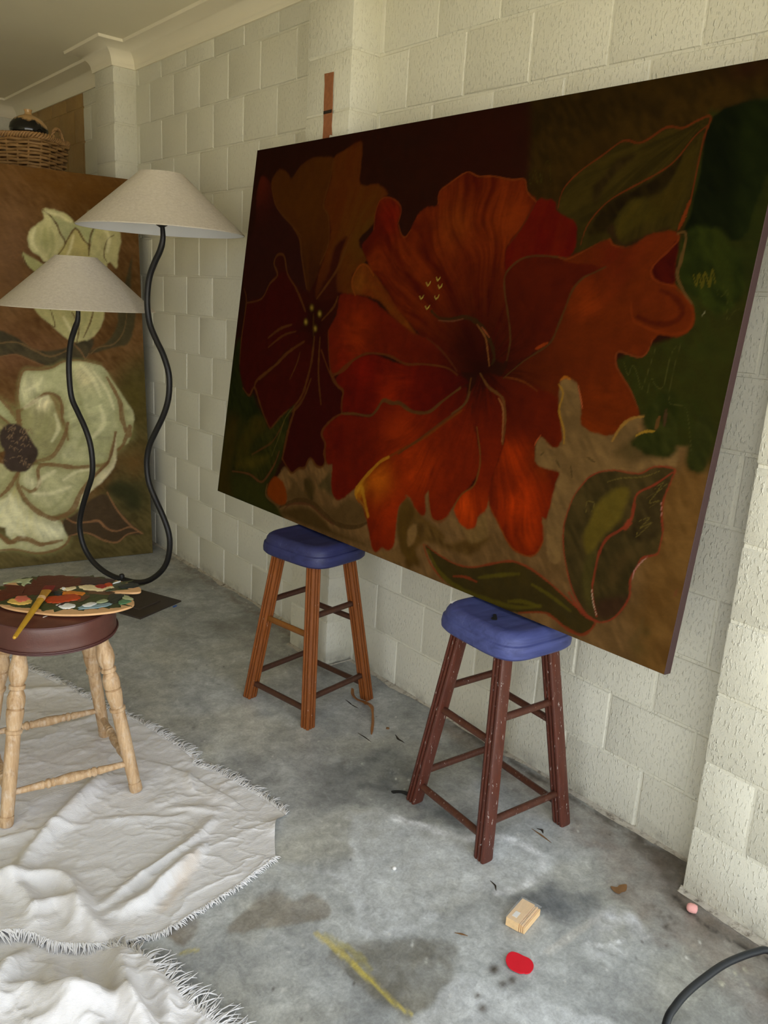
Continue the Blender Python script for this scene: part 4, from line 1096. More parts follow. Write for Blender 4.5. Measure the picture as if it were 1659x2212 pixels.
def canvas_mat(name, rough, spec):
    q = NM(name, rough, spec)
    at = q.n('ShaderNodeAttribute', attribute_name='pigment')
    v = q.coord()
    # dry-brush variation in the pigment
    br = q.noise(q.coord('Object', (26, 60, 40)), 1.0, 5, 0.65, 0.6)
    c = q.mix(br, (0.80, 0.80, 0.80), (1.22, 1.22, 1.22))
    q.col(q.mix(1.0, at.outputs['Color'], c, 'MULTIPLY'))
    weave = q.n('ShaderNodeTexWave', wave_type='BANDS', bands_direction='X')
    weave.inputs['Scale'].default_value = 260
    q.l(v, weave.inputs['Vector'])
    weave2 = q.n('ShaderNodeTexWave', wave_type='BANDS', bands_direction='Y')
    weave2.inputs['Scale'].default_value = 260
    q.l(v, weave2.inputs['Vector'])
    h = q.math('ADD', q.math('MULTIPLY', q.math('ADD', weave.outputs['Fac'], weave2.outputs['Fac']), 0.25), br)
    q.bump(h, 0.16, 0.0015)
    return q.m

def canvas_thing(name, label, O, ex, ey, x0, x1, h, t, step, base, gain, spec, mat, edge_mat, back_mat):
    """stretched canvas; local x along the bottom edge, y up the face, z out of the face"""
    ex, ey = Vector(ex).normalized(), Vector(ey).normalized()
    ez = ex.cross(ey)
    o = thing(name, label, 'painting')
    o.matrix_world = Matrix(((ex.x, ey.x, ez.x, O[0]), (ex.y, ey.y, ez.y, O[1]), (ex.z, ey.z, ez.z, O[2]), (0, 0, 0, 1)))
    nx, ny = int((x1 - x0) / step) + 1, int(h / step) + 1
    me, X, Y = grid_mesh('painted_face', np.linspace(x0, x1, nx), np.linspace(0, h, ny), lambda X, Y: (X, Y, X * 0))
    P = Paint(X, Y, base, gain)
    run_paint(P, spec)
    set_attr(me, 'pigment', np.clip(P.c, 0.0006, 0.9))
    link('painted_face', me, mat, o)
    mb = MB()
    b = 0.0025
    rings = []
    for ins, z in ((0.0, -0.0006), (-0.001, -b), (-0.001, -t)):
        rings.append([(x0 + ins, ins, z), (x1 - ins, ins, z), (x1 - ins, h - ins, z), (x0 + ins, h - ins, z)])
    mb.rings([list(reversed(r)) for r in rings], False, False)
    mb.build('canvas_edge', edge_mat, o, smooth=False)
    # stretcher bars and canvas seen from behind
    w = 0.05
    s = MB()
    s.box(x0 + 0.002, x1 - 0.002, 0.002, w, -t + 0.001, -t + 0.018).box(x0 + 0.002, x1 - 0.002, h - w, h - 0.002, -t + 0.001, -t + 0.018)
    s.box(x0 + 0.002, x0 + w, w, h - w, -t + 0.001, -t + 0.018).box(x1 - w, x1 - 0.002, w, h - w, -t + 0.001, -t + 0.018)
    s.box((x0 + x1) / 2 - w / 2, (x0 + x1) / 2 + w / 2, w, h - w, -t + 0.001, -t + 0.018)
    s.build('stretcher_frame', back_mat, o, smooth=False)
    return o

M_OIL = canvas_mat('oil_paint_dark', 0.8, 0.03)
M_OIL2 = canvas_mat('oil_paint_pale', 0.8, 0.05)
M_EDGE = simple('plum_primer_edge', (60, 42, 41), 0.7, 0.25, 0.12, 30, 0.1, 80)
M_EDGE2 = simple('brown_primer_edge', (112, 88, 58), 0.7, 0.25, 0.12, 30)
M_PINE = simple('raw_pine_bars', (196, 160, 112), 0.7, 0.3, 0.15, 30, 0.1, 60, (1, 8, 1))

canvas_thing('flower_painting', 'large dark canvas with red hibiscus flowers propped on the two blue-seated stools', (-0.34728, 2.14709, 0.678),
             (0.0173978, -0.9998486, 0), (0.1220058, 0.0021229, 0.9925271), 0.0, 2.1917, 1.4352, 0.030, 0.0034, (38, 14, 5), GAIN_H, HIB, M_OIL, M_EDGE, M_PINE)
canvas_thing('flower_painting', 'tall canvas with pale cream magnolia flowers standing on the floor behind the lamp', (-0.09435, 3.39742, 0.003),
             (0.98782625, -0.15556121, 0), (0.0173408, 0.1101157, 0.9937675), -1.35, 0.0, 2.113, 0.032, 0.0058, (84, 58, 30), GAIN_M, MAG, M_OIL2, M_EDGE2, M_PINE)

# ------------------------------------------------------------------ bar stools with blue seats
def fluted_section(s, both):
    """square section with three reeds on every face"""
    pts = []
    h = s / 2
    reed = []
    for cx in (-0.67, 0.0, 0.67):
        for u in (-1.0, -0.95, -0.7, -0.3, 0.3, 0.7, 0.95, 1.0):
            if cx == -0.67 and u == -1.0:
                reed.append((-1.0, 0.84))
            else:
                reed.append((cx + 0.275 * u, 0.62 + 0.40 * (1 - u ** 4) ** 0.5))
    plain = [(-1.0, 0.86), (-0.92, 0.96), (-0.8, 1.0), (-0.5, 1.03), (-0.2, 1.045), (0.2, 1.045), (0.5, 1.03), (0.8, 1.0), (0.92, 0.96)]
    for k in range(4):
        a = R(90 * k)
        for t, d in (reed if both or k % 2 == 1 else plain):
            x, y = -t * h * 0.98, d * h
            pts.append((x * math.cos(a) - y * math.sin(a), x * math.sin(a) + y * math.cos(a)))
    return pts

def stool_wood(name, c1, c2, chips):
    q = NM(name, 0.38, 0.45)
    grain = q.noise(q.coord('Object', (90, 90, 7)), 1.0, 6, 0.6, 0.4)
    v = q.coord()
    base = q.mix(q.ramp(grain, [(0.15, 0.0), (0.85, 1.0)]), tuple(lin(c1)), tuple(lin(c2)))
    sc = q.ramp(q.noise(q.coord('Object', (150, 150, 34)), 1.0, 4, 0.75), [(chips, 0.0), (chips + 0.03, 0.85)])
    base = q.mix(sc, base, (0.62, 0.57, 0.52))
    q.col(base)
    q.l(q.ramp(q.noise(v, 18, 4), [(0.3, 0.28), (0.7, 0.55)]), q.b.inputs['Roughness'])
    q.bump(grain, 0.1, 0.001)
    return q.m

M_ORANGE = stool_wood('orange_brown_varnish', (102, 53, 20), (142, 80, 33), 0.68)
M_ORANGE_RUNG = stool_wood('dark_rung_varnish', (56, 34, 24), (80, 48, 34), 0.69)
M_AMBER = stool_wood('amber_new_rung', (108, 64, 20), (132, 82, 30), 0.80)
M_RED = stool_wood('dark_red_varnish', (62, 30, 21), (98, 49, 34), 0.64)
M_RED_RUNG = stool_wood('red_brown_rung_varnish', (62, 34, 24), (92, 52, 36), 0.65)

def seat_paint(name, c1, c2):
    q = NM(name, 0.5, 0.35)
    v = q.coord()
    st = q.noise(q.coord('Object', (6, 34, 50)), 1.0, 5, 0.6, 0.6)
    base = q.mix(q.ramp(st, [(0.3, 0.0), (0.72, 1.0)]), tuple(lin(c1)), tuple(lin(c2)))
    dust = q.ramp(q.noise(v, 42, 6, 0.75), [(0.60, 0.0), (0.78, 0.35)])
    base = q.mix(dust, base, tuple(lin((128, 134, 170))))
    q.col(base)
    q.bump(st, 0.12, 0.002)
    return q.m

M_BLUE1 = seat_paint('navy_blue_seat_paint', (34, 37, 74), (50, 54, 98))
M_BLUE2 = seat_paint('mid_blue_seat_paint', (52, 59, 106), (76, 84, 138))
M_BLACKCHIP = simple('bare_black_chip', (30, 30, 30), 0.7, 0.3)
M_WHITEDAB = simple('white_paint_dab', (232, 230, 224), 0.5, 0.4, 0.03, 40)

def superell(a, b, n, N=64, dx=0.0, dy=0.0, z=0.0, zf=None):
    r = []
    for k in range(N):
        t = 2 * math.pi * k / N
        c, s = math.cos(t), math.sin(t)
        x = a * math.copysign(abs(c) ** (2 / n), c) + dx
        y = b * math.copysign(abs(s) ** (2 / n), s) + dy
        r.append((x, y, z + (zf(x, y) if zf else 0)))
    return r

def bar_stool(label, loc, rz, seat_m, leg_m, rung_m, special=None):
    t = thing('bar_stool', label, 'stool', loc, rz, 'bar stools holding up the flower canvas')
    HZ, TOP, FT, TP = 0.596, 0.672, 0.163, 0.092
    a, b = 0.150, 0.168
    dish = lambda x, y: -0.006 * math.exp(-((x / 0.10) ** 2 + (y / 0.11) ** 2))
    rings = []
    for sa, z in ((-0.022, HZ), (-0.006, HZ + 0.001), (0.0, HZ + 0.008), (0.001, HZ + 0.022), (-0.001, HZ + 0.036), (-0.002, HZ + 0.041), (-0.0065, HZ + 0.0445),
                  (-0.0075, HZ + 0.048), (-0.010, HZ + 0.058), (-0.015, HZ + 0.067), (-0.024, HZ + 0.0735), (-0.036, TOP)):
        rings.append(superell(a + sa, b + sa, 4.2, z=z))
    for f in (0.70, 0.55, 0.4, 0.25, 0.1):
        rings.append(superell((a - 0.036) * f / 0.75 if f < 0.75 else a, (b - 0.036) * f / 0.75, 3.4, z=TOP, zf=dish))
    seat = MB().rings(rings, True, True).build('seat', seat_m, t, sharp=28)
    sec = fluted_section(0.041, special is not None)
    def axis(sx, sy, z):
        f = z / HZ
        return (sx * (FT + (TP - FT) * f), sy * (FT + (TP - FT) * f))
    for sx in (-1, 1):
        for sy in (-1, 1):
            rr = []
            for z in (0.0, 0.004, 0.15, 0.3, 0.45, HZ + 0.004):
                cx, cy = axis(sx, sy, z)
                k = 0.93 if z == 0 else 1.0
                rr.append([(cx + px * k, cy + py * k, z) for px, py in sec])
            MB().rings(rr).build('leg', leg_m, t, sharp=40)
    def rung(p, q, m, r=0.0112, flat=False):
        mb = MB()
        if flat:
            d = (Vector(q) - Vector(p)).normalized()
            up = Vector((0, 0, 1))
            w = d.cross(up).normalized()
            ring = lambda c: [c + w * (0.007 * math.cos(k)) + up * (0.0125 * math.sin(k)) for k in [2 * math.pi * i / 16 for i in range(16)]]
            mb.rings([ring(Vector(p)), ring(Vector(q))])
        else:
            mb.tube([p, tuple((Vector(p) + Vector(q)) / 2), q], r, 14)
        return mb.build('rung', m, t, sharp=50)
    def rp(sx, sy, z):
        x, y = axis(sx, sy, z)
        return (x, y, z)
    for s in (-1, 1):
        for z in (0.062, 0.335):           # rungs running along y
            m = special if (special and s == -1 and z > 0.2) else rung_m
            rung(rp(s, -1, z), rp(s, 1, z), m, flat=bool(special and s == -1 and z > 0.2))
        for z in (0.105, 0.405):           # rungs running along x
            rung(rp(-1, s, z), rp(1, s, z), rung_m)
    return t, seat

s_far, seat_far = bar_stool('orange-brown bar stool with a navy seat under the left end of the dark flower canvas', (-0.350, 1.395, 0), R(9.5), M_BLUE1, M_ORANGE, M_ORANGE_RUNG, M_AMBER)
s_near, seat_near = bar_stool('dark red-brown bar stool with white paint flecks and a lighter blue seat', (-0.312, 0.468, 0), R(-4.5), M_BLUE2, M_RED, M_RED_RUNG)

def flat_patch(name, pts, z, h, mat, parent):
    P = catmull([(x, y) for x, y in pts], True, 3)
    lo_, hi_ = [(x, y, z) for x, y in P], [(x, y, z + h) for x, y in P]
    return MB().rings([lo_, hi_], True, True).build(name, mat, parent, smooth=False)
c = flat_patch('bare_chip', [(-0.085, -0.028), (-0.075, -0.036), (-0.060, -0.020), (-0.048, -0.004), (-0.056, 0.000), (-0.066, -0.012), (-0.080, -0.018)], 0.6712, 0.0012, M_BLACKCHIP, seat_near)
c['label'] = 'small black chip in the blue paint'
c = flat_patch('white_dab', [(-0.098, 0.132), (-0.080, 0.138), (-0.07, 0.146), (-0.085, 0.146), (-0.098, 0.141)], 0.6665, 0.0025, M_WHITEDAB, seat_near)

# ------------------------------------------------------------------ two-armed floor lamp
M_IRON = simple('black_wrought_iron', (26, 24, 23), 0.45, 0.4, 0.25, 40, 0.25, 120)
M_IRONP = simple('brown_black_steel_plate', (62, 53, 46), 0.5, 0.4, 0.3, 14, 0.1, 90)

def linen():
    q = NM('linen_shade', 0.9, 0.1)
    v = q.coord()
    th = q.noise(q.coord('Object', (70, 70, 120)), 1.0, 7, 0.75)
    base = q.mix(q.ramp(th, [(0.3, 0.0), (0.7, 1.0)]), (0.44, 0.385, 0.31), (0.62, 0.56, 0.47))
    blot = q.ramp(q.noise(v, 8, 5, 0.6), [(0.35, 0.0), (0.7, 0.5)])
    base = q.mix(blot, base, (0.56, 0.50, 0.39))
    q.col(base)
    q.bump(th, 0.12, 0.001)
    return q.m
M_LINEN = linen()
M_LINING = simple('white_shade_lining', (226, 228, 236), 0.6, 0.2, 0.02, 4)

J = Vector((-0.549, 2.742, 0.0))
a67 = R(-67)
E1 = Vector((math.cos(a67), math.sin(a67), 0))
lamp = thing('floor_lamp', 'two-armed floor lamp with wavy black stems and cone-shaped linen shades', 'lamp', (-0.497, 2.667, 0), 0)
lo3 = Vector((-0.497, 2.667, 0))
def plate(cx, cy, half, z0, z1, name, ang, bev=0.002):
    m = Matrix.Translation((cx, cy, 0)) @ Matrix.Rotation(ang, 4, 'Z')
    rr = []
    for ins, z in ((0, z0), (0, z1 - bev), (bev, z1)):
        rr.append([m @ Vector((sx * (half - ins), sy * (half - ins), z)) for sx, sy in ((-1, -1), (1, -1), (1, 1), (-1, 1))])
    return MB().rings(rr).build(name, M_IRONP, lamp, smooth=False)
plate(0, 0, 0.145, 0.0, 0.008, 'base_plate', R(23))
plate(0, 0, 0.072, 0.008, 0.014, 'upper_plate', R(23))
jl = J - lo3
mb = MB()
m = Matrix.Translation((jl.x, jl.y, 0)) @ Matrix.Rotation(R(23), 4, 'Z')
mb.box(-0.016, 0.016, -0.03, 0.03, 0.0075, 0.112, m)
mb.build('post', M_IRONP, lamp, smooth=False)
MB().lathe([(0, 0.0), (0.1, 0.013), (0.6, 0.014), (0.9, 0.010), (1.0, 0.0)], 16, jl + Vector((0, 0, 0.118)), jl + Vector((-0.005, 0.0, 0.148))).build('knob', M_IRON, lamp)
tall = [(0.281, 1.80), (0.285, 1.74), (0.269, 1.69), (0.239, 1.642), (0.208, 1.582), (0.194, 1.522), (0.190, 1.452), (0.204, 1.372), (0.241, 1.303), (0.278, 1.245), (0.307, 1.175), (0.314, 1.114),
        (0.305, 1.04), (0.274, 0.963), (0.226, 0.882), (0.188, 0.812), (0.172, 0.732), (0.182, 0.645), (0.218, 0.572), (0.268, 0.49), (0.301, 0.416), (0.308, 0.349), (0.293, 0.276), (0.258, 0.218), (0.199, 0.165), (0.139, 0.133), (0.07, 0.119), (0.0, 0.118)]
short = [(-0.238, 1.43), (-0.243, 1.365), (-0.267, 1.317), (-0.295, 1.254), (-0.312, 1.165), (-0.314, 1.076), (-0.303, 0.988), (-0.266, 0.924), (-0.22, 0.85), (-0.189, 0.774), (-0.178, 0.683), (-0.187, 0.612),
         (-0.222, 0.532), (-0.262, 0.434), (-0.282, 0.358), (-0.275, 0.286), (-0.249, 0.225), (-0.2, 0.173), (-0.132, 0.137), (-0.06, 0.12), (0.0, 0.118)]
def arm(tr):
    pts = [tuple(jl + E1 * q[0] + Vector((0, 0, q[1]))) for q in catmull(tr, False, 5)]
    n = len(pts)
    rad = [0.0135 if i > 8 else 0.009 + 0.0045 * i / 8 for i in range(n)]
    return MB().tube(pts, rad, 14).build('stem', M_IRON, lamp, sharp=60)
arm(tall)
arm(short)
def shade(a, zb, zt, rb, rt):
    c = jl + E1 * a
    mb = MB()
    N = 72
    circ = lambda r, z: [(c.x + r * math.cos(2 * math.pi * k / N), c.y + r * math.sin(2 * math.pi * k / N), z) for k in range(N)]
    mb.rings([circ(rt - 0.001, zt - 0.001), circ(rt + 0.001, zt), circ(rt + 0.002, zt - 0.003), circ(rb + 0.001, zb + 0.004), circ(rb + 0.0015, zb), circ(rb - 0.0005, zb)][::-1], False, False)
    s = mb.build('shade', M_LINEN, lamp, sharp=40)
    li = MB().rings([circ(rb - 0.0005, zb + 0.0005), circ(rt - 0.001, zt - 0.001)][::-1][::-1], False, False).build('lining', M_LINING, s, sharp=0)
    li['label'] = 'white lining inside the shade'
    # carrier ring and spokes inside the top, lamp holder
    mb = MB()
    ring = [(c.x + (rt - 0.003) * math.cos(2 * math.pi * k / 36), c.y + (rt - 0.003) * math.sin(2 * math.pi * k / 36), zt - 0.006) for k in range(37)]
    mb.tube(ring, 0.0018, 6, False)
    for k in range(3):
        t = 2 * math.pi * k / 3 + 0.4
        mb.tube([(c.x + 0.015 * math.cos(t), c.y + 0.015 * math.sin(t), zb + 0.05), (c.x + (rt - 0.003) * math.cos(t), c.y + (rt - 0.003) * math.sin(t), zt - 0.006)], 0.0018, 6)
    mb.build('carrier', M_IRON, s)
    MB().lathe([(0, 0.006), (0.12, 0.024), (0.2, 0.026), (0.24, 0.016), (0.8, 0.018), (1, 0.018)], 20, (c.x, c.y, zb + 0.012), (c.x, c.y, zb + 0.10)).build('lamp_holder', M_IRON, lamp)
    return s
shade(0.279, 1.770, 2.003, 0.352, 0.093)
shade(-0.240, 1.415, 1.650, 0.352, 0.093)

# ------------------------------------------------------------------ round artist's stool
M_TURNED = None
q = NM('worn_pale_turned_wood', 0.55, 0.3)
g = q.noise(q.coord('Object', (70, 70, 9)), 1.0, 6, 0.65, 0.5)
base = q.mix(q.ramp(g, [(0.3, 0.0), (0.7, 1.0)]), tuple(lin((154, 120, 82))), tuple(lin((206, 176, 138))))
v = q.coord()
ch = q.ramp(q.noise(q.coord('Object', (60, 60, 26)), 1.0, 5, 0.7), [(0.50, 0.0), (0.72, 0.7)])
base = q.mix(ch, base, tuple(lin((206, 190, 170))))
q.col(base)
q.bump(g, 0.2, 0.002)
M_TURNED = q.m
q = NM('brown_leather', 0.34, 0.5)
v = q.coord()
q.col(q.mix(q.noise(v, 9, 5, 0.6), tuple(lin((66, 35, 29))), tuple(lin((104, 65, 55)))))
q.l(q.ramp(q.noise(v, 14, 5), [(0.3, 0.30), (0.7, 0.46)]), q.b.inputs['Roughness'])
cr_ = q.noise(q.coord('Object', (60, 60, 26)), 1.0, 4, 0.6, 0.5)
q.bump(q.math('ADD', q.math('MULTIPLY', cr_, 0.5), q.noise(v, 300, 2)), 0.18, 0.002)
M_LEATHER = q.m
q = NM('worn_leather_top', 0.42, 0.4)
v = q.coord()
q.col(q.mix(q.noise(v, 12, 6, 0.7), tuple(lin((58, 26, 20))), tuple(lin((104, 60, 46)))))
q.bump(q.noise(v, 40, 5), 0.2, 0.002)
M_LEATHERT = q.m
M_PIPING = simple('piping_leather', (78, 44, 40), 0.4, 0.45, 0.15, 60)

SX, SY = -1.316, 1.385
rs_ = thing('round_stool', 'low round stool with brown leather seat and turned pale legs on the dust sheet', 'stool', (SX, SY, 0), R(-7))
seat_c = MB()
prof = [(0.508, 0.150), (0.508, 0.183), (0.514, 0.1845), (0.522, 0.182), (0.545, 0.1825), (0.570, 0.181), (0.582, 0.1785), (0.585, 0.1775)]
mb = MB().lathe(prof, 72)
sc = mb.build('seat', M_LEATHER, rs_, sharp=45)
MB().lathe([(0.5849, 0.1775), (0.5875, 0.170), (0.592, 0.14), (0.597, 0.09), (0.5985, 0.04), (0.599, 0.001)], 72).build('seat_top', M_LEATHERT, sc, sharp=45)
for z, r in ((0.5855, 0.1782), (0.514, 0.1865), (0.5075, 0.1835)):
    ring = [(r * math.cos(2 * math.pi * k / 72), r * math.sin(2 * math.pi * k / 72), z) for k in range(73)]
    MB().tube(ring, 0.0026, 8, False).build('piping', M_PIPING, sc)
c = flat_patch('white_dab', [(-0.045, -0.105), (-0.03, -0.10), (-0.02, -0.096), (-0.032, -0.098), (-0.044, -0.101)], 0.5935, 0.002, M_WHITEDAB, sc)
leg_prof = [(0.0, 0.0175), (0.01, 0.0195), (0.056, 0.0196), (0.060, 0.0165), (0.065, 0.0185), (0.2, 0.0195), (0.40, 0.0205), (0.525, 0.0195), (0.531, 0.0235), (0.548, 0.0240), (0.554, 0.0190),
            (0.60, 0.0225), (0.64, 0.0245), (0.664, 0.0240), (0.670, 0.0195), (0.676, 0.0235), (0.70, 0.0250), (0.735, 0.0245), (0.765, 0.0190), (0.774, 0.0172), (0.780, 0.0222), (0.800, 0.0226), (0.806, 0.0175),
            (0.830, 0.0225), (0.86, 0.0262), (0.90, 0.0255), (0.95, 0.0200), (1.0, 0.0170)]
FTR, TPR = 0.187, 0.112
corners = [(1, -1), (-1, -1), (1, 1), (-1, 1)]
for sx, sy in corners:
    MB().lathe(leg_prof, 28, (sx * FTR, sy * FTR, 0.006), (sx * TPR, sy * TPR, 0.511)).build('leg', M_TURNED, rs_, sharp=30)
def leg_at(sx, sy, z):
    f = (z - 0.006) / 0.505
    r = FTR + (TPR - FTR) * f
    return Vector((sx * r, sy * r, z))
st_prof = [(0.0, 0.0085), (0.20, 0.0105), (0.27, 0.0125), (0.285, 0.0095), (0.30, 0.0140), (0.32, 0.0145), (0.335, 0.0110), (0.35, 0.0135), (0.37, 0.0115), (0.43, 0.0145), (0.5, 0.0160),
           (0.57, 0.0145), (0.63, 0.0115), (0.65, 0.0135), (0.665, 0.0110), (0.68, 0.0145), (0.70, 0.0140), (0.715, 0.0095), (0.73, 0.0125), (0.80, 0.0105), (1.0, 0.0085)]
for a_, b_, z in (((1, -1), (-1, -1), 0.10), ((1, 1), (-1, 1), 0.115), ((1, -1), (1, 1), 0.085), ((-1, -1), (-1, 1), 0.09)):
    MB().lathe(st_prof, 20, leg_at(*a_, z), leg_at(*b_, z)).build('stretcher', M_TURNED, rs_, sharp=30)

# ------------------------------------------------------------------ painter's palette and brush
M_PLY = simple('palette_plywood', (208, 164, 116), 0.55, 0.35, 0.12, 25, 0.08, 60, (1, 5, 1))
pal_out = [(-1.452, 1.430), (-1.440, 1.500), (-1.412, 1.560), (-1.378, 1.594), (-1.340, 1.606), (-1.295, 1.604), (-1.245, 1.586), (-1.180, 1.543), (-1.120, 1.492), (-1.088, 1.448), (-1.066, 1.405), (-1.055, 1.362),
           (-1.058, 1.334), (-1.070, 1.318), (-1.090, 1.322), (-1.114, 1.340), (-1.134, 1.353), (-1.149, 1.349), (-1.148, 1.328), (-1.130, 1.305), (-1.118, 1.270), (-1.119, 1.245), (-1.134, 1.220), (-1.164, 1.208),
           (-1.206, 1.205), (-1.266, 1.221), (-1.310, 1.243), (-1.350, 1.272), (-1.386, 1.311), (-1.422, 1.353), (-1.445, 1.393)]
pal = thing('paint_palette', 'oval wooden palette smeared with red, black and white paint on the round stool', 'palette', (-1.27, 1.39, 0.5995))
out = np.array(catmull(pal_out, True, 4)) - np.array([-1.27, 1.39])
hole_c = np.array([-1.207, 1.318]) - np.array([-1.27, 1.39])
NH = 28
hole = [hole_c + np.array([0.030 * math.cos(t) * 0.86 - 0.018 * math.sin(t) * -0.5, -0.030 * math.cos(t) * 0.5 + 0.018 * math.sin(t) * 0.86]) for t in [2 * math.pi * k / NH for k in range(NH)]]
bm = bmesh.new()
def loop_edges(pts):
    vs = [bm.verts.new((x, y, 0.006)) for x, y in pts]
    return [bm.edges.new((vs[i], vs[(i + 1) % len(vs)])) for i in range(len(vs))]
ed = loop_edges(out) + loop_edges(hole)
bmesh.ops.triangle_fill(bm, edges=ed, use_beauty=True)
top_f = list(bm.faces)
ex_ = bmesh.ops.extrude_face_region(bm, geom=top_f)
for g_ in ex_['geom']:
    if isinstance(g_, bmesh.types.BMVert):
        g_.co.z = 0.0
bmesh.ops.recalc_face_normals(bm, faces=bm.faces)
me = bpy.data.meshes.new('board')
bm.to_mesh(me)
bm.free()
link('board', me, M_PLY, pal)

def oil(name, c, rough=0.35):
    q = NM('wet_paint_' + name, rough, 0.5)
    v = q.coord()
    c = lin(c)
    q.col(q.mix(q.noise(v, 60, 5, 0.7), tuple(c * 0.65), tuple(np.clip(c * 1.35, 0, 1))))
    q.bump(q.noise(q.coord('Object', (60, 140, 60)), 1.0, 5), 0.5, 0.003)
    return q.m
OIL = {k: oil(k, c) for k, c in dict(maroon=(84, 30, 18), plum=(56, 34, 38), orange=(176, 62, 20), amber=(206, 124, 40), crimson=(146, 26, 24), cream=(226, 206, 160), pink=(204, 104, 84), yellow=(226, 186, 96),
       sage=(168, 176, 134), green=(58, 66, 34), dark=(34, 38, 32), slate=(32, 40, 42), white=(228, 228, 220), blue=(132, 158, 166), teal=(84, 130, 92), umber=(92, 62, 40)).items()}
rp_ = random.Random(5)
def daub(pts, key, h=0.0025, label=None, z=0.006, jag=0.16):
    """a flat, ragged dab of paint; points in the palette's own plane, traced around its middle"""
    P = np.array(catmull(pts, True, 7))
    c0 = P.mean(0)
    rg = []
    sd_ = int(abs(c0[0] * 9e4) + len(key))
    for f, zz in ((1.0, 0.0), (0.97, h * 0.55), (0.86, h), (0.45, h * 1.1)):
        rg.append([])
        for i, p in enumerate(P):
            k = 1 + (float(vnoise(np.array(i * 0.45), np.array(1.0), sd_)) - 0.5) * jag * 1.6 + (float(vnoise(np.array(i * 1.3), np.array(4.0), sd_)) - 0.5) * jag
            d = (p - c0) * f * float(k)
            rg[-1].append((c0[0] + d[0], c0[1] + d[1], z - 0.0003 + zz))
    o = MB().rings(rg, False, True).build('paint_daub', OIL[key], pal, sharp=60)
    o['label'] = label or key + ' paint'
    return o
def W_(pts):      # world floor-plan points to palette plane
    return [(x + 1.27, y - 1.39) for x, y in pts]
for i, (key, pts, h) in enumerate(PAL_DAUBS_LIST):
    daub(W_(pts), key, h, z=0.006 + 0.00012 * i)

brush = thing('paint_brush', 'flat paint brush with a yellow handle and red-tipped bristles lying across the palette', 'brush')
b0, b1 = Vector((-1.494, 1.140, 0.6125)), Vector((-1.292, 1.473, 0.6185))
bd = (b1 - b0)
bl_ = bd.length
bd.normalize()
side = bd.cross(Vector((0, 0, 1))).normalized()
upv = side.cross(bd).normalized()
def ell(t, a, b, dz=0.0):
    c = b0 + bd * (t * bl_) + upv * dz
    return [c + side * (a * math.cos(2 * math.pi * k / 20)) + upv * (b * math.sin(2 * math.pi * k / 20)) for k in range(20)]
M_YEL = simple('yellow_lacquer_handle', (190, 146, 40), 0.4, 0.45, 0.22, 70)
M_FER = simple('paint_caked_ferrule', (170, 124, 44), 0.45, 0.4, 0.5, 90, 0.3, 90)
M_BAND = simple('pale_ferrule_band', (206, 168, 124), 0.5, 0.4, 0.2, 90)
M_BRIS = simple('red_soaked_bristles', (120, 24, 26), 0.5, 0.4, 0.3, 90, 0.5, 300, (1, 1, 6))
MB().rings([ell(0.0, 0.001, 0.001), ell(0.006, 0.0042, 0.0042), ell(0.03, 0.0056, 0.0054), ell(0.3, 0.0078, 0.007), ell(0.55, 0.0098, 0.0082), ell(0.66, 0.0105, 0.0078), ell(0.70, 0.0094, 0.007)]).build('handle', M_YEL, brush)
fe = MB().rings([ell(0.695, 0.0106, 0.0078), ell(0.75, 0.0112, 0.0075), ell(0.80, 0.0124, 0.006), ell(0.885, 0.0150, 0.0048)]).build('ferrule', M_FER, brush)
for t in (0.705, 0.722, 0.739):
    MB().rings([ell(t - 0.006, 0.0110, 0.0078), ell(t - 0.003, 0.0118, 0.0085), ell(t + 0.003, 0.0118, 0.0085), ell(t + 0.006, 0.0110, 0.0078)], False, False).build('ferrule_band', M_BAND, fe)
MB().rings([ell(0.88, 0.0148, 0.0046), ell(0.93, 0.0165, 0.0042), ell(0.98, 0.0168, 0.003), ell(1.0, 0.0150, 0.0012)]).build('bristles', M_BRIS, brush)

# ------------------------------------------------------------------ dust sheets with frayed edges
def poly_dist(pts, X, Y, k=5):
    Q = np.array(catmull(pts, False, k))
    d = np.full(X.shape, 1e9)
    tt = np.zeros(X.shape)
    sd = np.zeros(X.shape)
    n = len(Q)
    for i in range(n - 1):
        a, e = Q[i], Q[i + 1] - Q[i]
        l2 = e @ e + 1e-12
        t = np.clip(((X - a[0]) * e[0] + (Y - a[1]) * e[1]) / l2, 0, 1)
        q = np.hypot(X - a[0] - t * e[0], Y - a[1] - t * e[1])
        m = q < d
        d = np.where(m, q, d)
        tt = np.where(m, (i + t) / (n - 1), tt)
        sd = np.where(m, np.sign(e[0] * (Y - a[1]) - e[1] * (X - a[0])), sd)
    return d, tt, sd

def coons(bot, top, left, right, nu, nv):
    """patch between four edge curves; u runs along bot/top, v from bot to top"""
    def rs(P, n):
        P = np.array(catmull(P, False, 10))
        s = np.r_[0, np.cumsum(np.hypot(*np.diff(P, axis=0).T))]
        t = np.linspace(0, s[-1], n)
        return np.stack([np.interp(t, s, P[:, 0]), np.interp(t, s, P[:, 1])], -1)
    B, T, L, Rr = rs(bot, nu), rs(top, nu), rs(left, nv), rs(right, nv)
    u = np.linspace(0, 1, nu)[None, :, None]
    v = np.linspace(0, 1, nv)[:, None, None]
    S = (1 - v) * B[None] + v * T[None] + (1 - u) * L[:, None] + u * Rr[:, None]
    S -= (1 - u) * (1 - v) * B[0] + u * (1 - v) * B[-1] + (1 - u) * v * T[0] + u * v * T[-1]
    return S, B, T, L, Rr

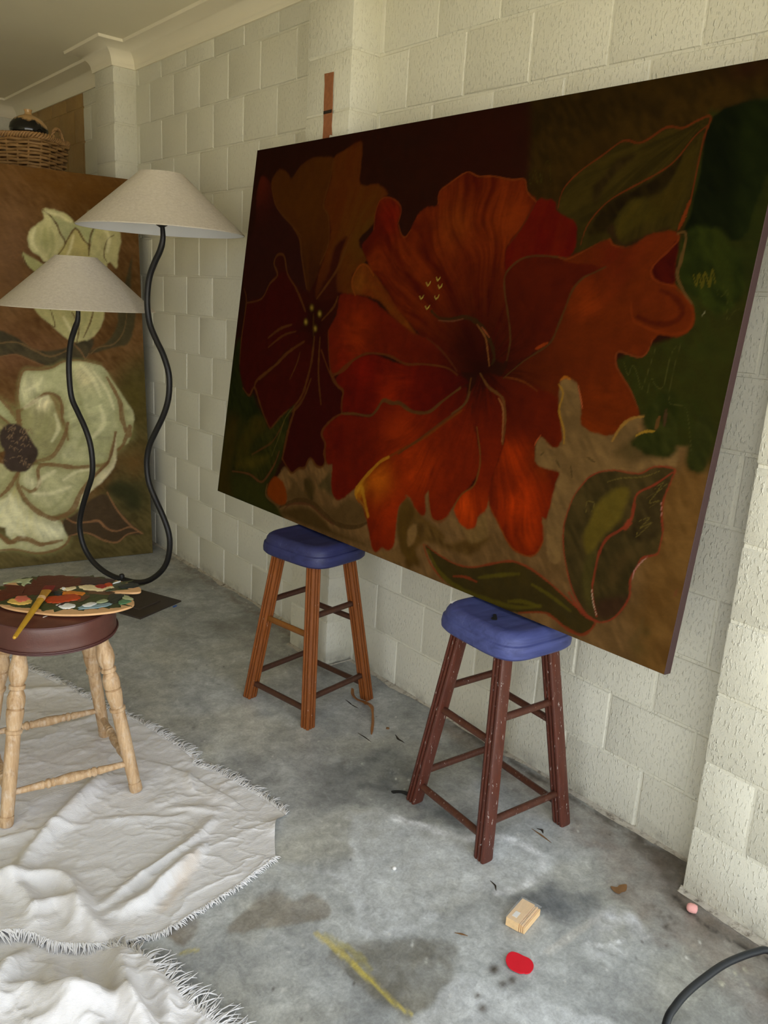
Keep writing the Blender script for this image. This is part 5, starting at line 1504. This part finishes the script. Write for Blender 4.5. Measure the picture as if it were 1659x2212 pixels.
def fold(X, Y, pts, h, w0, w1, sharp=1.0, wob=0.25):
    """a ridge: steep on its left flank (w0) and gentle on its right (w1)"""
    d, t, sd = poly_dist(pts, X, Y)
    w = np.where(sd > 0, w0, w1) * (1 + wob * (vnoise(t * 5, t * 0 + h * 999, 4) - 0.5) * 2)
    env = np.sin(np.pi * np.clip(t, 0.0, 1.0) * 0.86 + 0.22) ** 0.7
    return h * env * np.exp(-np.abs(d / w) ** (2 * sharp))

def wrinkles(X, Y, seed, a):
    n = fbm(X * 5 + 1.5 * Y, Y * 7, seed, 4)
    r1 = 1 - np.abs(2 * n - 1)
    n2 = fbm(X * 13 + Y * 4, Y * 22 - X * 5, seed + 7, 3)
    r2 = 1 - np.abs(2 * n2 - 1)
    n3 = vnoise(X * 40, Y * 60, seed + 3)
    n4 = fbm(X * 9 - Y * 3, Y * 13 + X * 8, seed + 21, 3)
    r4 = 1 - np.abs(2 * n4 - 1)
    return a * (1.1 * r1 ** 9 + 0.45 * r2 ** 9 + 0.6 * r4 ** 14 + 0.10 * n3 + 0.5 * n)

def cloth_mat():
    q = NM('washed_cotton', 0.92, 0.12)
    at = q.n('ShaderNodeAttribute', attribute_name='pigment')
    v = q.coord()
    c = q.mix(q.noise(v, 60, 5, 0.6), (0.93, 0.93, 0.93), (1.06, 1.06, 1.06))
    q.col(q.mix(1.0, at.outputs['Color'], c, 'MULTIPLY'))
    crk = q.noise(q.coord('Object', (120, 240, 120)), 1.0, 3, 0.6)
    w1 = q.n('ShaderNodeTexWave', wave_type='BANDS', bands_direction='DIAGONAL')
    w1.inputs['Scale'].default_value = 150
    w1.inputs['Distortion'].default_value = 3.0
    q.l(v, w1.inputs['Vector'])
    b = q.bump(q.math('ADD', crk, q.math('MULTIPLY', w1.outputs['Fac'], 0.4)), 0.35, 0.0022)
    q.bump(q.noise(q.coord('Object', (26, 44, 26)), 1.0, 4, 0.6, 0.6), 0.32, 0.008, b)
    try:
        q.b.inputs['Sheen Weight'].default_value = 0.15
    except Exception:
        pass
    return q.m
M_CLOTH = cloth_mat()
M_THREAD = simple('cotton_thread', (222, 220, 218), 0.9, 0.1, 0.12, 80)

def cloth(label, S, zf, paints):
    nv, nu = S.shape[:2]
    X, Y = S[..., 0], S[..., 1]
    Z = zf(X, Y)
    me, _, _ = grid_mesh('fabric', np.arange(nu), np.arange(nv), lambda a, b: (X, Y, Z))
    if True:
        me.flip_normals() if me.polygons[nu * nv // 3].normal.z < 0 else None
    Q = Paint(X, Y, (222, 220, 219))
    t = fbm(X * 4, Y * 4, 12, 4)[..., None]
    Q.c = Q.c * (1 + 0.05 * (t - 0.5) * 2 * np.array([0.6, 1.0, 1.4]))
    paints(Q, X, Y)
    set_attr(me, 'pigment', np.clip(Q.c, 0.01, 0.9))
    root = thing('dust_sheet', label, 'cloth', (float(X[nv // 2, nu // 2]), float(Y[nv // 2, nu // 2]), 0.0))
    o = link('fabric', me, M_CLOTH, root)
    o.location = -root.location
    return root, Z

rf = np.random.RandomState(8)
def fringe(root, edges):
    """edges: list of (xy array, z array, outward sign, length)"""
    mb = MB()
    for E_, Zv, sgn, ln_ in edges:
        s = np.r_[0, np.cumsum(np.hypot(*np.diff(E_, axis=0).T))]
        n = int(s[-1] / 0.0027)
        for i in range(n):
            t = (i + rf.rand()) / n * s[-1]
            x, y, z = np.interp(t, s, E_[:, 0]), np.interp(t, s, E_[:, 1]), np.interp(t, s, Zv)
            dx = np.interp(min(t + 0.01, s[-1]), s, E_[:, 0]) - np.interp(max(t - 0.01, 0), s, E_[:, 0])
            dy = np.interp(min(t + 0.01, s[-1]), s, E_[:, 1]) - np.interp(max(t - 0.01, 0), s, E_[:, 1])
            L = math.hypot(dx, dy) + 1e-9
            nx, ny = sgn * dy / L, -sgn * dx / L
            clump = (vnoise(np.array(t * 38), np.array(1.0), 5) - 0.5) * 1.5 + 0.35
            a = float(clump) + rf.normal(0, 0.28)
            cx, cy = nx * math.cos(a) - ny * math.sin(a), nx * math.sin(a) + ny * math.cos(a)
            ll = ln_ * rf.uniform(0.55, 1.15)
            b = rf.normal(0, 0.22)
            pts = []
            for k in range(5):
                f = k / 4
                ca = b * f * f
                px = x - cx * 0.004 + (cx * math.cos(ca) - cy * math.sin(ca)) * ll * f
                py = y - cy * 0.004 + (cx * math.sin(ca) + cy * math.cos(ca)) * ll * f
                pz = z + 0.0005 + (max(z, 0.003) * -0.8 * f + 0.004 * math.sin(math.pi * f) * rf.uniform(0.3, 1.6))
                pts.append((px, py, max(pz, 0.0014)))
            mb.tube(pts, [0.0017, 0.0019, 0.0017, 0.0014, 0.0006], 4, False)
    o = mb.build('fringe', M_THREAD, root, sharp=0)
    o.location = -root.location
    o['kind'] = 'stuff'
    return o

tip = [(-0.97, 0.66), (-0.925, 0.735), (-0.885, 0.788), (-0.838, 0.806)]
top_e = [(-0.838, 0.806), (-0.852, 0.914), (-0.870, 1.003), (-0.897, 1.112), (-0.938, 1.20), (-0.925, 1.262), (-0.946, 1.411), (-0.980, 1.581), (-1.037, 1.725), (-1.069, 1.874), (-1.116, 2.041), (-1.165, 2.197), (-1.21, 2.357), (-1.25, 2.52)]
bot_e = [(-0.97, 0.66), (-1.03, 0.644), (-1.088, 0.629), (-1.167, 0.613), (-1.246, 0.601), (-1.327, 0.587), (-1.393, 0.597), (-1.437, 0.606), (-1.51, 0.640), (-1.566, 0.690), (-1.60, 0.75), (-1.66, 0.80), (-1.8, 0.83), (-2.05, 0.85)]
far_e = [(-2.05, 0.85), (-2.1, 1.6), (-1.8, 2.3), (-1.25, 2.52)]
S1, B1, T1, L1, R1 = coons(bot_e, top_e, tip, far_e, 330, 230)
def z1(X, Y):
    z = 0.0035 + wrinkles(X, Y, 31, 0.0036)
    z = z + fold(X, Y, [(-1.215, 1.305), (-1.296, 1.235), (-1.379, 1.164), (-1.456, 1.099), (-1.514, 1.048), (-1.575, 0.975)], 0.036, 0.030, 0.024, 1.1)
    z = z + fold(X, Y, [(-1.035, 0.905), (-1.119, 0.852), (-1.193, 0.822), (-1.272, 0.800), (-1.353, 0.776), (-1.42, 0.750)], 0.024, 0.012, 0.020, 1.0)
    z = z + fold(X, Y, [(-1.115, 0.805), (-1.198, 0.762), (-1.273, 0.730), (-1.328, 0.702), (-1.40, 0.700)], 0.038, 0.014, 0.030, 1.0)
    z = z + fold(X, Y, [(-1.60, 0.985), (-1.535, 0.945), (-1.482, 0.894), (-1.470, 0.804), (-1.480, 0.73), (-1.47, 0.66)], 0.044, 0.028, 0.022, 1.1)
    z = z + fold(X, Y, [(-1.57, 0.820), (-1.515, 0.816), (-1.495, 0.765), (-1.512, 0.71)], 0.030, 0.018, 0.016, 1.1)
    z = z + fold(X, Y, [(-1.66, 1.06), (-1.60, 0.98), (-1.57, 0.88), (-1.58, 0.79)], 0.030, 0.026, 0.022, 1.0)
    z = z + fold(X, Y, [(-1.09, 1.36), (-1.023, 1.243), (-0.99, 1.163), (-0.966, 1.069), (-0.935, 0.957)], 0.007, 0.007, 0.035, 1.0)
    z = z + fold(X, Y, [(-0.975, 1.175), (-1.0, 1.12), (-1.012, 1.07)], 0.010, 0.010, 0.010, 1.0)
    z = z + fold(X, Y, [(-1.0, 0.93), (-1.05, 0.985), (-1.11, 1.03)], 0.009, 0.012, 0.020, 1.0)
    z = z + fold(X, Y, [(-1.30, 1.10), (-1.20, 1.04), (-1.12, 0.985), (-1.06, 0.99)], 0.007, 0.010, 0.022, 1.0)
    z = z + fold(X, Y, [(-1.62, 1.18), (-1.48, 1.15), (-1.34, 1.10)], 0.008, 0.010, 0.016, 1.0)
    z = z + fold(X, Y, [(-1.06, 1.95), (-1.16, 1.98), (-1.26, 2.05)], 0.012, 0.03, 0.03, 1.0)
    z = z + fold(X, Y, [(-1.06, 1.72), (-1.12, 1.68), (-1.2, 1.70)], 0.010, 0.016, 0.016, 1.0)
    z = z + 0.016 * sstep(0.20, 0.0, poly_dist(bot_e[8:], X, Y)[0])
    # the tip is folded up a little
    z = z + 0.020 * np.exp(-((X + 0.885) ** 2 + (Y - 0.765) ** 2) / 0.0012)
    # lie flat beneath the stool's feet
    a7 = R(-7)
    for sx, sy in corners:
        fx_ = SX + (sx * math.cos(a7) - sy * math.sin(a7)) * FTR
        fy_ = SY + (sx * math.sin(a7) + sy * math.cos(a7)) * FTR
        k = np.exp(-(((X - fx_) ** 2 + (Y - fy_) ** 2) / 0.035 ** 2) ** 2)
        z = z * (1 - k) + 0.0055 * k
    return z
def paint1(Q, X, Y):
    Q.line([(-1.285, 0.985), (-1.23, 0.997), (-1.150, 1.031)], 0.030, (178, 140, 110), 0.55, 0.014)
    Q.line([(-1.150, 0.780), (-1.207, 0.733), (-1.254, 0.694), (-1.303, 0.66)], 0.038, (200, 172, 134), 0.42, 0.03)
    Q.line([(-1.37, 1.85), (-1.33, 1.80)], 0.03, (170, 142, 116), 0.5, 0.015)
    for x, y, r, a in ((-1.302, 0.832, 0.011, 0.95), (-1.292, 0.828, 0.008, 0.9), (-1.295, 0.868, 0.010, 0.8), (-1.285, 0.862, 0.006, 0.8), (-1.191, 0.85, 0.010, 0.9), (-1.156, 0.823, 0.010, 0.85), (-1.135, 0.815, 0.006, 0.8), (-1.30, 1.21, 0.004, 0.9), (-1.19, 1.33, 0.004, 0.9), (-1.235, 1.40, 0.006, 0.9), (-1.27, 1.395, 0.004, 0.9)):
        Q.blob(x, y, r, r * 0.6, 0.6, (40, 38, 38), a)
    for x, y, r, c in ((-1.0, 0.80, 0.006, (190, 150, 70)), (-1.41, 1.26, 0.005, (190, 150, 90)), (-1.33, 1.39, 0.008, (176, 120, 84)), (-1.47, 0.86, 0.012, (150, 104, 92)), (-1.03, 0.92, 0.02, (188, 178, 138)), (-1.35, 1.66, 0.03, (180, 160, 138))):
        Q.blob(x, y, r * 1.4, r, 0.8, c, 0.6)
sheet1, Z1 = cloth('large cream cotton dust sheet with frayed edges under the round stool', S1, z1, paint1)
fringe(sheet1, [(T1, Z1[-1], 1, 0.050), (B1[:210], Z1[0][:210], -1, 0.020), (B1[210:], Z1[0][210:], -1, 0.045)])

r_edge = [(-1.475, 0.604), (-1.445, 0.575), (-1.425, 0.53), (-1.410, 0.477), (-1.395, 0.41), (-1.388, 0.366), (-1.372, 0.305), (-1.352, 0.24), (-1.34, 0.1), (-1.34, 0.02)]
t_edge = [(-1.475, 0.604), (-1.50, 0.668), (-1.56, 0.75), (-1.68, 0.87), (-1.85, 0.92), (-2.05, 0.93)]
S2, B2, T2, L2, R2 = coons(r_edge, [(-2.05, 0.93), (-2.08, 0.5), (-2.05, 0.02)], t_edge, [(-1.34, 0.02), (-1.7, 0.0), (-2.05, 0.02)], 200, 200)
def z2(X, Y):
    z = 0.006 + wrinkles(X, Y, 57, 0.006)
    z = z + fold(X, Y, [(-1.455, 0.585), (-1.478, 0.503), (-1.489, 0.437), (-1.498, 0.36), (-1.50, 0.25)], 0.050, 0.030, 0.026, 1.1)
    z = z + fold(X, Y, [(-1.59, 0.64), (-1.598, 0.55), (-1.594, 0.49), (-1.565, 0.448), (-1.53, 0.41)], 0.046, 0.024, 0.026, 1.1)
    z = z + fold(X, Y, [(-1.74, 0.61), (-1.665, 0.596), (-1.635, 0.54), (-1.607, 0.49), (-1.55, 0.462), (-1.507, 0.42), (-1.49, 0.35)], 0.040, 0.022, 0.030, 1.1)
    z = z + fold(X, Y, [(-1.76, 0.60), (-1.697, 0.645), (-1.659, 0.682), (-1.615, 0.715)], 0.044, 0.030, 0.022, 1.0)
    z = z + fold(X, Y, [(-1.535, 0.62), (-1.546, 0.551), (-1.562, 0.51)], 0.030, 0.016, 0.014, 1.0)
    z = z + fold(X, Y, [(-1.412, 0.56), (-1.425, 0.47), (-1.42, 0.396), (-1.443, 0.33)], 0.030, 0.022, 0.022, 1.0)
    z = z + fold(X, Y, [(-1.68, 0.50), (-1.62, 0.45), (-1.57, 0.38), (-1.56, 0.3)], 0.034, 0.026, 0.022, 1.0)
    return z
def z2_(X, Y):
    k = sstep(0.15, 0.02, poly_dist(t_edge, X, Y)[0]) * sstep(-1.46, -1.53, X)
    z = z2(X, Y)
    return z * (1 - k) + 0.0016 * k
sheet2, Z2 = cloth('crumpled cream cotton dust sheet in the bottom left foreground with a long fringe', S2, z2_, lambda Q, X, Y: None)
fringe(sheet2, [(B2, Z2[0], -1, 0.066), (L2[:40], Z2[:40, 0], 1, 0.05)])

# ------------------------------------------------------------------ cupboard, basket and jug behind the pale canvas
M_CUP = simple('dark_cupboard_wood', (104, 74, 44), 0.6, 0.3, 0.2, 14, 0.1, 60, (6, 6, 1))
cup = thing('cupboard', 'tall dark cupboard hidden behind the pale magnolia canvas under the basket', 'cupboard', (-0.72, 3.99, 0), R(-9))
MB().box(-0.56, 0.535, -0.19, 0.30, 0.05, 2.07).build('body', M_CUP, cup, smooth=False)
MB().box(-0.54, 0.515, -0.17, 0.28, 0.0, 0.05).build('plinth', M_CUP, cup, smooth=False)
for x0, x1, hx in ((-0.555, -0.015, -0.06), (-0.01, 0.53, 0.03)):
    d_ = MB().box(x0, x1, -0.208, -0.19, 0.06, 2.05).build('door', M_CUP, cup, smooth=False)
    MB().tube([(hx, -0.208, 1.0), (hx, -0.225, 1.0), (hx, -0.225, 1.12), (hx, -0.208, 1.12)], 0.005, 8).build('handle', M_IRON, d_)

M_WICK = simple('wicker', (150, 114, 70), 0.55, 0.35, 0.35, 40, 0.2, 120)
M_WICKR = simple('pale_wicker_rim', (158, 120, 76), 0.5, 0.35, 0.3, 40, 0.2, 120)
ba = R(-50)
bask = thing('wicker_basket', 'long brown wicker basket on top behind the pale magnolia canvas', 'basket', (-0.562, 4.205, 2.0725), ba)
def rrect(a, b, r, n):
    pts = []
    per = 4 * (a + b - 2 * r) + 2 * math.pi * r
    for i in range(n):
        s = i / n * per
        segs = [(2 * (a - r), 0), (math.pi * r / 2, 1), (2 * (b - r), 2), (math.pi * r / 2, 3), (2 * (a - r), 4), (math.pi * r / 2, 5), (2 * (b - r), 6), (math.pi * r / 2, 7)]
        for L, k in segs:
            if s <= L:
                break
            s -= L
        q = s / (r if k % 2 else 1)
        if k == 0: p, nn = (-(a - r) + s, -b), (0, -1)
        elif k == 1: p, nn = (a - r + r * math.sin(q), -b + r - r * math.cos(q)), (math.sin(q), -math.cos(q))
        elif k == 2: p, nn = (a, -(b - r) + s), (1, 0)
        elif k == 3: p, nn = (a - r + r * math.cos(q), b - r + r * math.sin(q)), (math.cos(q), math.sin(q))
        elif k == 4: p, nn = ((a - r) - s, b), (0, 1)
        elif k == 5: p, nn = (-(a - r) - r * math.sin(q), b - r + r * math.cos(q)), (-math.sin(q), math.cos(q))
        elif k == 6: p, nn = (-a, (b - r) - s), (-1, 0)
        else: p, nn = (-(a - r) - r * math.cos(q), -(b - r) - r * math.sin(q)), (-math.cos(q), -math.sin(q))
        pts.append((p, nn))
    return pts
NS, BHH = 26, 0.215
mb = MB()
ROWS = 12
for k in range(ROWS):
    z = 0.008 + k * (BHH - 0.025) / (ROWS - 1)
    fl = 0.030 * z / BHH
    P_ = rrect(0.275 + fl, 0.135 + fl, 0.075, NS * 6)
    ring = []
    for i, (p, nn) in enumerate(P_):
        o_ = 0.0085 * math.sin(2 * math.pi * (i / 12.0) + math.pi * (k % 2))
        ring.append((p[0] + nn[0] * o_, p[1] + nn[1] * o_, z + 0.0012 * math.sin(i * 0.7 + k)))
    ring += ring[:1]
    mb.tube(ring, 0.0082, 8, False)
for i in range(NS):
    a_ = rrect(0.275, 0.135, 0.075, NS)[i][0]
    b_ = rrect(0.305, 0.165, 0.075, NS)[i][0]
    mb.tube([(a_[0], a_[1], 0.002), (b_[0], b_[1], BHH)], 0.0065, 6)
mb.build('woven_wall', M_WICK, bask, sharp=0)
mb = MB()
for ph in (0, 2.1, 4.2):
    P_ = rrect(0.308, 0.168, 0.075, 300)
    ring = []
    for i, (p, nn) in enumerate(P_):
        t = 2 * math.pi * i / 300 * 34 + ph
        ring.append((p[0] + nn[0] * 0.009 * math.cos(t), p[1] + nn[1] * 0.009 * math.cos(t), BHH + 0.004 + 0.011 * math.sin(t)))
    ring += ring[:1]
    mb.tube(ring, 0.0068, 6, False)
mb.build('braided_rim', M_WICKR, bask, sharp=0)
MB().rings([[(p[0], p[1], 0.0) for p, n_ in rrect(0.268, 0.128, 0.07, 80)], [(p[0], p[1], 0.012) for p, n_ in rrect(0.268, 0.128, 0.07, 80)]]).build('bottom', M_WICK, bask, smooth=False)
MB().rings([[(p[0], p[1], 0.186) for p, n_ in rrect(0.288, 0.148, 0.07, 80)], [(p[0], p[1], 0.196) for p, n_ in rrect(0.288, 0.148, 0.07, 80)]]).build('tray', M_WICK, bask, smooth=False)
for sx in (-1, 1):
    mb = MB()
    for ph in (0, 3.14):
        pts = []
        for i in range(33):
            t = math.pi * i / 32
            w = 2 * math.pi * i / 32 * 4 + ph
            pts.append((sx * (0.310 + 0.007 * math.cos(w)), 0.052 * math.cos(t), BHH - 0.012 + 0.075 * math.sin(t) + 0.005 * math.sin(w)))
        mb.tube(pts, 0.006, 6)
    mb.build('handle', M_WICKR, bask, sharp=0)

q = NM('dripped_stoneware_glaze', 0.12, 0.55)
v = q.coord()
sep = q.n('ShaderNodeSeparateXYZ')
q.l(v, sep.inputs[0])
dr = q.noise(q.coord('Object', (22, 22, 5)), 1.0, 4, 0.6)
hgt = q.math('ADD', q.math('ADD', sep.outputs[2], q.math('MULTIPLY', dr, 0.075)), q.math('MULTIPLY', sep.outputs[0], 0.30))
q.col(q.mix(q.ramp(hgt, [(0.135, 0.0), (0.150, 1.0)]), tuple(lin((14, 12, 10))), tuple(lin((196, 156, 104)))))
jug = MB().lathe([(0.0, 0.045), (0.004, 0.056), (0.02, 0.078), (0.05, 0.098), (0.08, 0.103), (0.105, 0.097), (0.128, 0.078), (0.145, 0.052), (0.153, 0.030), (0.158, 0.020), (0.170, 0.0175), (0.178, 0.0205), (0.183, 0.0215), (0.184, 0.016), (0.172, 0.012), (0.16, 0.003)], 48).build('jug', q.m, sharp=60)
jug.location = (-0.464, 4.128, 2.0725 + 0.1965)
jug.rotation_euler = (0, 0, R(20))
tag(jug, 'round black and tan glazed pottery jug sitting in the wicker basket', 'jug')

# ------------------------------------------------------------------ hose and scraps on the floor
M_RUB = simple('black_rubber_hose', (26, 30, 34), 0.42, 0.4, 0.15, 60)
hp = catmull([(-1.02, -0.42, 0.010), (-0.82, -0.43, 0.014), (-0.73, -0.395, 0.045), (-0.657, -0.357, 0.098), (-0.603, -0.346, 0.104), (-0.543, -0.342, 0.104), (-0.471, -0.344, 0.102), (-0.403, -0.350, 0.101),
              (-0.343, -0.363, 0.100), (-0.299, -0.376, 0.098), (-0.268, -0.388, 0.094), (-0.235, -0.42, 0.070), (-0.21, -0.49, 0.022), (-0.21, -0.56, 0.010), (-0.24, -0.66, 0.010)], False, 6)
hose = MB().tube([tuple(p) for p in hp], 0.0085, 16).build('hose', M_RUB, sharp=60)
tag(hose, 'black rubber hose arching across the bottom right corner', 'hose')

M_CHIPW = simple('fresh_split_wood', (232, 196, 146), 0.6, 0.3, 0.2, 16, 0.25, 60, (1, 7, 7))
off = thing('wood_offcut', 'pale wood offcut in clear plastic wrap on the floor near the red disc', 'wood', (-0.581, 0.089, 0), math.atan2(0.020, 0.087))
# local x long axis, y short
MB().box(-0.044, 0.044, -0.010, 0.026, 0.0015, 0.026).build('block', M_CHIPW, off, smooth=False)
for i, (y0, y1, z1_, xe) in enumerate(((-0.0150, -0.0118, 0.0240, 0.041), (-0.0200, -0.0168, 0.0250, 0.043), (-0.0265, -0.0216, 0.0205, 0.045))):
    MB().box(-0.0435 + 0.001 * i, xe, y0, y1, 0.0015, z1_).build('strip', M_CHIPW, off, smooth=False)
MB().box(-0.030, -0.008, 0.004, 0.017, 0.0261, 0.0267).build('white_tab', M_WHITEDAB, off, smooth=False)
q = NM('clear_plastic_wrap', 0.12, 0.5)
q.col((0.95, 0.96, 0.97))
q.b.inputs['Alpha'].default_value = 0.16
q.bump(q.noise(q.coord(), 120, 4), 0.6, 0.003)
me, X, Y = grid_mesh('wrap', np.linspace(0, 1, 30), np.linspace(0, 1, 40), lambda U, V: (
    -0.047 + V * 0.122 - 0.0 * U, -0.0285 + U * 0.058 + (0.5 - U) * 0.022 * sstep(0.75, 1, V),
    0.0275 + 0.0025 * vnoise(U * 7, V * 13, 4) - 0.024 * sstep(0.74, 1.0, V)))
me.flip_normals() if me.polygons[200].normal.z < 0 else None
link('wrap', me, q.m, off)

def scrap(name, pts, h, mat, label, cat, z0=0.0006, bend=0.0, tilt=(0, 0), group=None):
    P_ = np.array(catmull(pts, True, 4))
    c0 = P_.mean(0)
    L = np.abs(P_ - c0).max()
    zz = [z0 + bend * ((((p - c0) / L) ** 2).sum()) + tilt[0] * (p[0] - c0[0] + L) + tilt[1] * (p[1] - c0[1] + L) for p in P_]
    lo_ = [(p[0] - c0[0], p[1] - c0[1], z) for p, z in zip(P_, zz)]
    hi_ = [(x, y, z + h) for x, y, z in lo_]
    zc = z0 + (tilt[0] + tilt[1]) * L
    half = [(x * 0.5, y * 0.5, zc + (z - zc) * 0.5 + h) for x, y, z in lo_]
    o = MB().rings([lo_, hi_, half]).build(name, mat, smooth=False)
    o.location = (c0[0], c0[1], 0)
    return tag(o, label, cat, group)

M_REDP = simple('bright_red_card', (206, 22, 40), 0.55, 0.35, 0.08, 30)
scrap('red_disc', [(-0.731, 0.000), (-0.724, 0.019), (-0.708, 0.029), (-0.692, 0.029), (-0.682, 0.018), (-0.677, 0.006), (-0.6745, 0.001), (-0.670, -0.008), (-0.671, -0.020), (-0.680, -0.031), (-0.697, -0.036), (-0.7085, -0.033), (-0.712, -0.029), (-0.722, -0.022)],
      0.0028, M_REDP, 'small bright red disc lying on the floor', 'disc', tilt=(0.0, 0.10))
M_PINK = simple('pink_chalk', (236, 172, 164), 0.8, 0.25, 0.08, 60, 0.3, 120)
ck = MB().lathe([(0, 0.004), (0.08, 0.009), (0.3, 0.0125), (0.7, 0.0122), (0.93, 0.010), (1, 0.004)], 14, (-0.005, 0.013, 0.0125), (0.005, -0.013, 0.0135)).build('chalk_stub', M_PINK, sharp=60)
ck.location = (-0.186, -0.160, 0.0)
tag(ck, 'pink lump of chalk at the foot of the right pillar', 'chalk')

M_DRY = simple('dry_brown_leaf', (126, 92, 58), 0.7, 0.3, 0.3, 60, 0.2, 90)
M_DRYD = simple('dark_dry_leaf', (54, 46, 36), 0.7, 0.3, 0.3, 60)
M_BARK = simple('brown_leaf_sheath', (142, 92, 46), 0.55, 0.35, 0.3, 50, 0.2, 90, (5, 1, 1))
scrap('dry_leaf', [(-0.284, 0.027), (-0.270, 0.016), (-0.258, 0.016), (-0.243, 0.004), (-0.262, -0.008), (-0.277, -0.004), (-0.290, -0.004), (-0.293, 0.010)], 0.0008, M_DRY, 'broad two-lobed brown leaf on the floor left of the right pillar', 'leaf', bend=0.004)
# long curled leaf by the far stool
pts = [(-0.178, 1.334, 0.012), (-0.200, 1.302, 0.004), (-0.2075, 1.258, 0.003), (-0.2065, 1.213, 0.012), (-0.214, 1.178, 0.014), (-0.228, 1.145, 0.008), (-0.252, 1.112, 0.004), (-0.279, 1.080, 0.004), (-0.305, 1.052, 0.003), (-0.325, 1.030, 0.002)]
C_ = catmull(pts, False, 5)
wd = np.interp(np.linspace(0, 1, len(C_)), [0, 0.2, 0.45, 0.6, 0.9, 1.0], [0.006, 0.010, 0.017, 0.006, 0.005, 0.001])
tw = np.interp(np.linspace(0, 1, len(C_)), [0, 0.4, 0.55, 0.7, 1], [0.6, 0.2, 1.0, 0.4, 0.2])
mb = MB()
rr = []
for i, c in enumerate(C_):
    d = np.asarray(C_[min(i + 1, len(C_) - 1)]) - np.asarray(C_[max(i - 1, 0)])
    d = Vector(d).normalized()
    w = d.cross(Vector((0, 0, 1))).normalized()
    s_ = (w * math.cos(tw[i]) + Vector((0, 0, 1)) * math.sin(tw[i]))
    n_ = d.cross(s_)
    c = Vector(c) + Vector((0, 0, wd[i] * math.sin(tw[i]) * 0.9 + 0.001))
    rr.append([c - s_ * wd[i], c - n_ * wd[i] * 0.35, c + s_ * wd[i], c + s_ * wd[i] + n_ * 0.001, c - n_ * wd[i] * 0.35 + n_ * 0.001, c - s_ * wd[i] + n_ * 0.001])
lf = mb.rings(rr).build('curled_leaf', M_BARK, sharp=50)
tag(lf, 'long curled brown leaf strip at the right foot of the orange-brown stool', 'leaf')

def sliver(a, b, w, mat, label, k=0.15):
    a, b = np.array(a), np.array(b)
    d = b - a
    n = np.array([-d[1], d[0]])
    n = n / np.hypot(*n)
    m = (a + b) / 2 + n * np.hypot(*d) * k
    P_ = [a, a * 0.6 + m * 0.4 + n * w * 0.6, m + n * w, b * 0.6 + m * 0.4 + n * w * 0.6, b, b * 0.6 + m * 0.4 - n * w * 0.4, m - n * w, a * 0.6 + m * 0.4 - n * w * 0.4]
    return scrap('leaf_sliver', [tuple(p) for p in P_], 0.0009, mat, label, 'leaf', group='dry leaf slivers on the floor')
sliver((-0.241, 1.299), (-0.246, 1.246), 0.0022, M_DRYD, 'thin dark leaf sliver under the orange-brown stool, farther of two', 0.02)
sliver((-0.246, 1.262), (-0.241, 1.214), 0.0020, M_DRYD, 'thin dark leaf sliver under the orange-brown stool, nearer of two', -0.02)
sliver((-0.357, 1.072), (-0.356, 0.993), 0.0022, M_DRYD, 'thin dark leaf sliver on the floor near the tip of the curled leaf', 0.03)
sliver((-0.250, 0.985), (-0.260, 0.921), 0.0042, M_DRYD, 'dark pointed leaf sliver on open floor between the two bar stools', -0.1)
sliver((-0.264, 0.327), (-0.268, 0.246), 0.0028, M_DRY, 'brown straight leaf sliver beside the right foot of the dark red-brown stool', 0.02)
sliver((-0.250, 0.318), (-0.253, 0.290), 0.0042, M_DRYD, 'short curled dark leaf sliver beside the dark red-brown stool', 0.3)
sliver((-0.539, 0.242), (-0.556, 0.204), 0.0020, M_DRYD, 'thin dark twig sliver on the pale stain in front of the dark red-brown stool', 0.15)
sliver((-0.755, 0.163), (-0.735, 0.135), 0.0026, M_DRY, 'thin tan leaf sliver on the floor between the wood offcut and the yellow streak', 0.05)
scrap('seed', [(-0.252, 1.034), (-0.246, 1.040), (-0.240, 1.036), (-0.240, 1.029), (-0.247, 1.027)], 0.003, M_DRY, 'small round brown seed on the floor between the bar stools', 'seed')
M_TAPE = simple('black_tape_scrap', (28, 28, 30), 0.5, 0.4, 0.2, 40)
scrap('tape_scrap', [(-0.491, 0.722), (-0.470, 0.712), (-0.452, 0.692), (-0.452, 0.668), (-0.462, 0.664), (-0.470, 0.690), (-0.480, 0.702), (-0.494, 0.708)], 0.0012, M_TAPE, 'ragged black tape scrap by the left foot of the dark red-brown stool', 'tape')
M_BLUET = simple('blue_masking_tape', (70, 110, 190), 0.6, 0.3, 0.1, 40)
scrap('tape_scrap', [(-0.375, 2.548), (-0.352, 2.560), (-0.350, 2.548), (-0.372, 2.536)], 0.0008, M_BLUET, 'tiny blue tape scrap at the edge of the lamp base', 'tape')
M_CRUMB = simple('white_plaster_crumb', (226, 224, 220), 0.8, 0.2, 0.06, 60)
cb_ = MB().lathe([(0, 0.002), (0.25, 0.0055), (0.6, 0.0062), (0.9, 0.004), (1, 0.001)], 9, (0, 0, 0), (0.002, 0.001, 0.010)).build('plaster_crumb', M_CRUMB, smooth=False)
cb_.location = (-0.727, 0.431, 0)
tag(cb_, 'small white plaster crumb on open floor left of the dark red-brown stool', 'crumb')
M_BRB = simple('brown_wood_block', (150, 98, 46), 0.6, 0.3, 0.2, 20, 0.1, 60, (1, 6, 1))
bb = MB().box(-0.035, 0.035, -0.022, 0.022, 0, 0.03).build('wood_block', M_BRB, smooth=False)
bb.location = (-0.265, -0.440, 0)
bb.rotation_euler = (0, 0, R(28))
tag(bb, 'brown wood block at the bottom right edge beyond the black hose', 'wood')
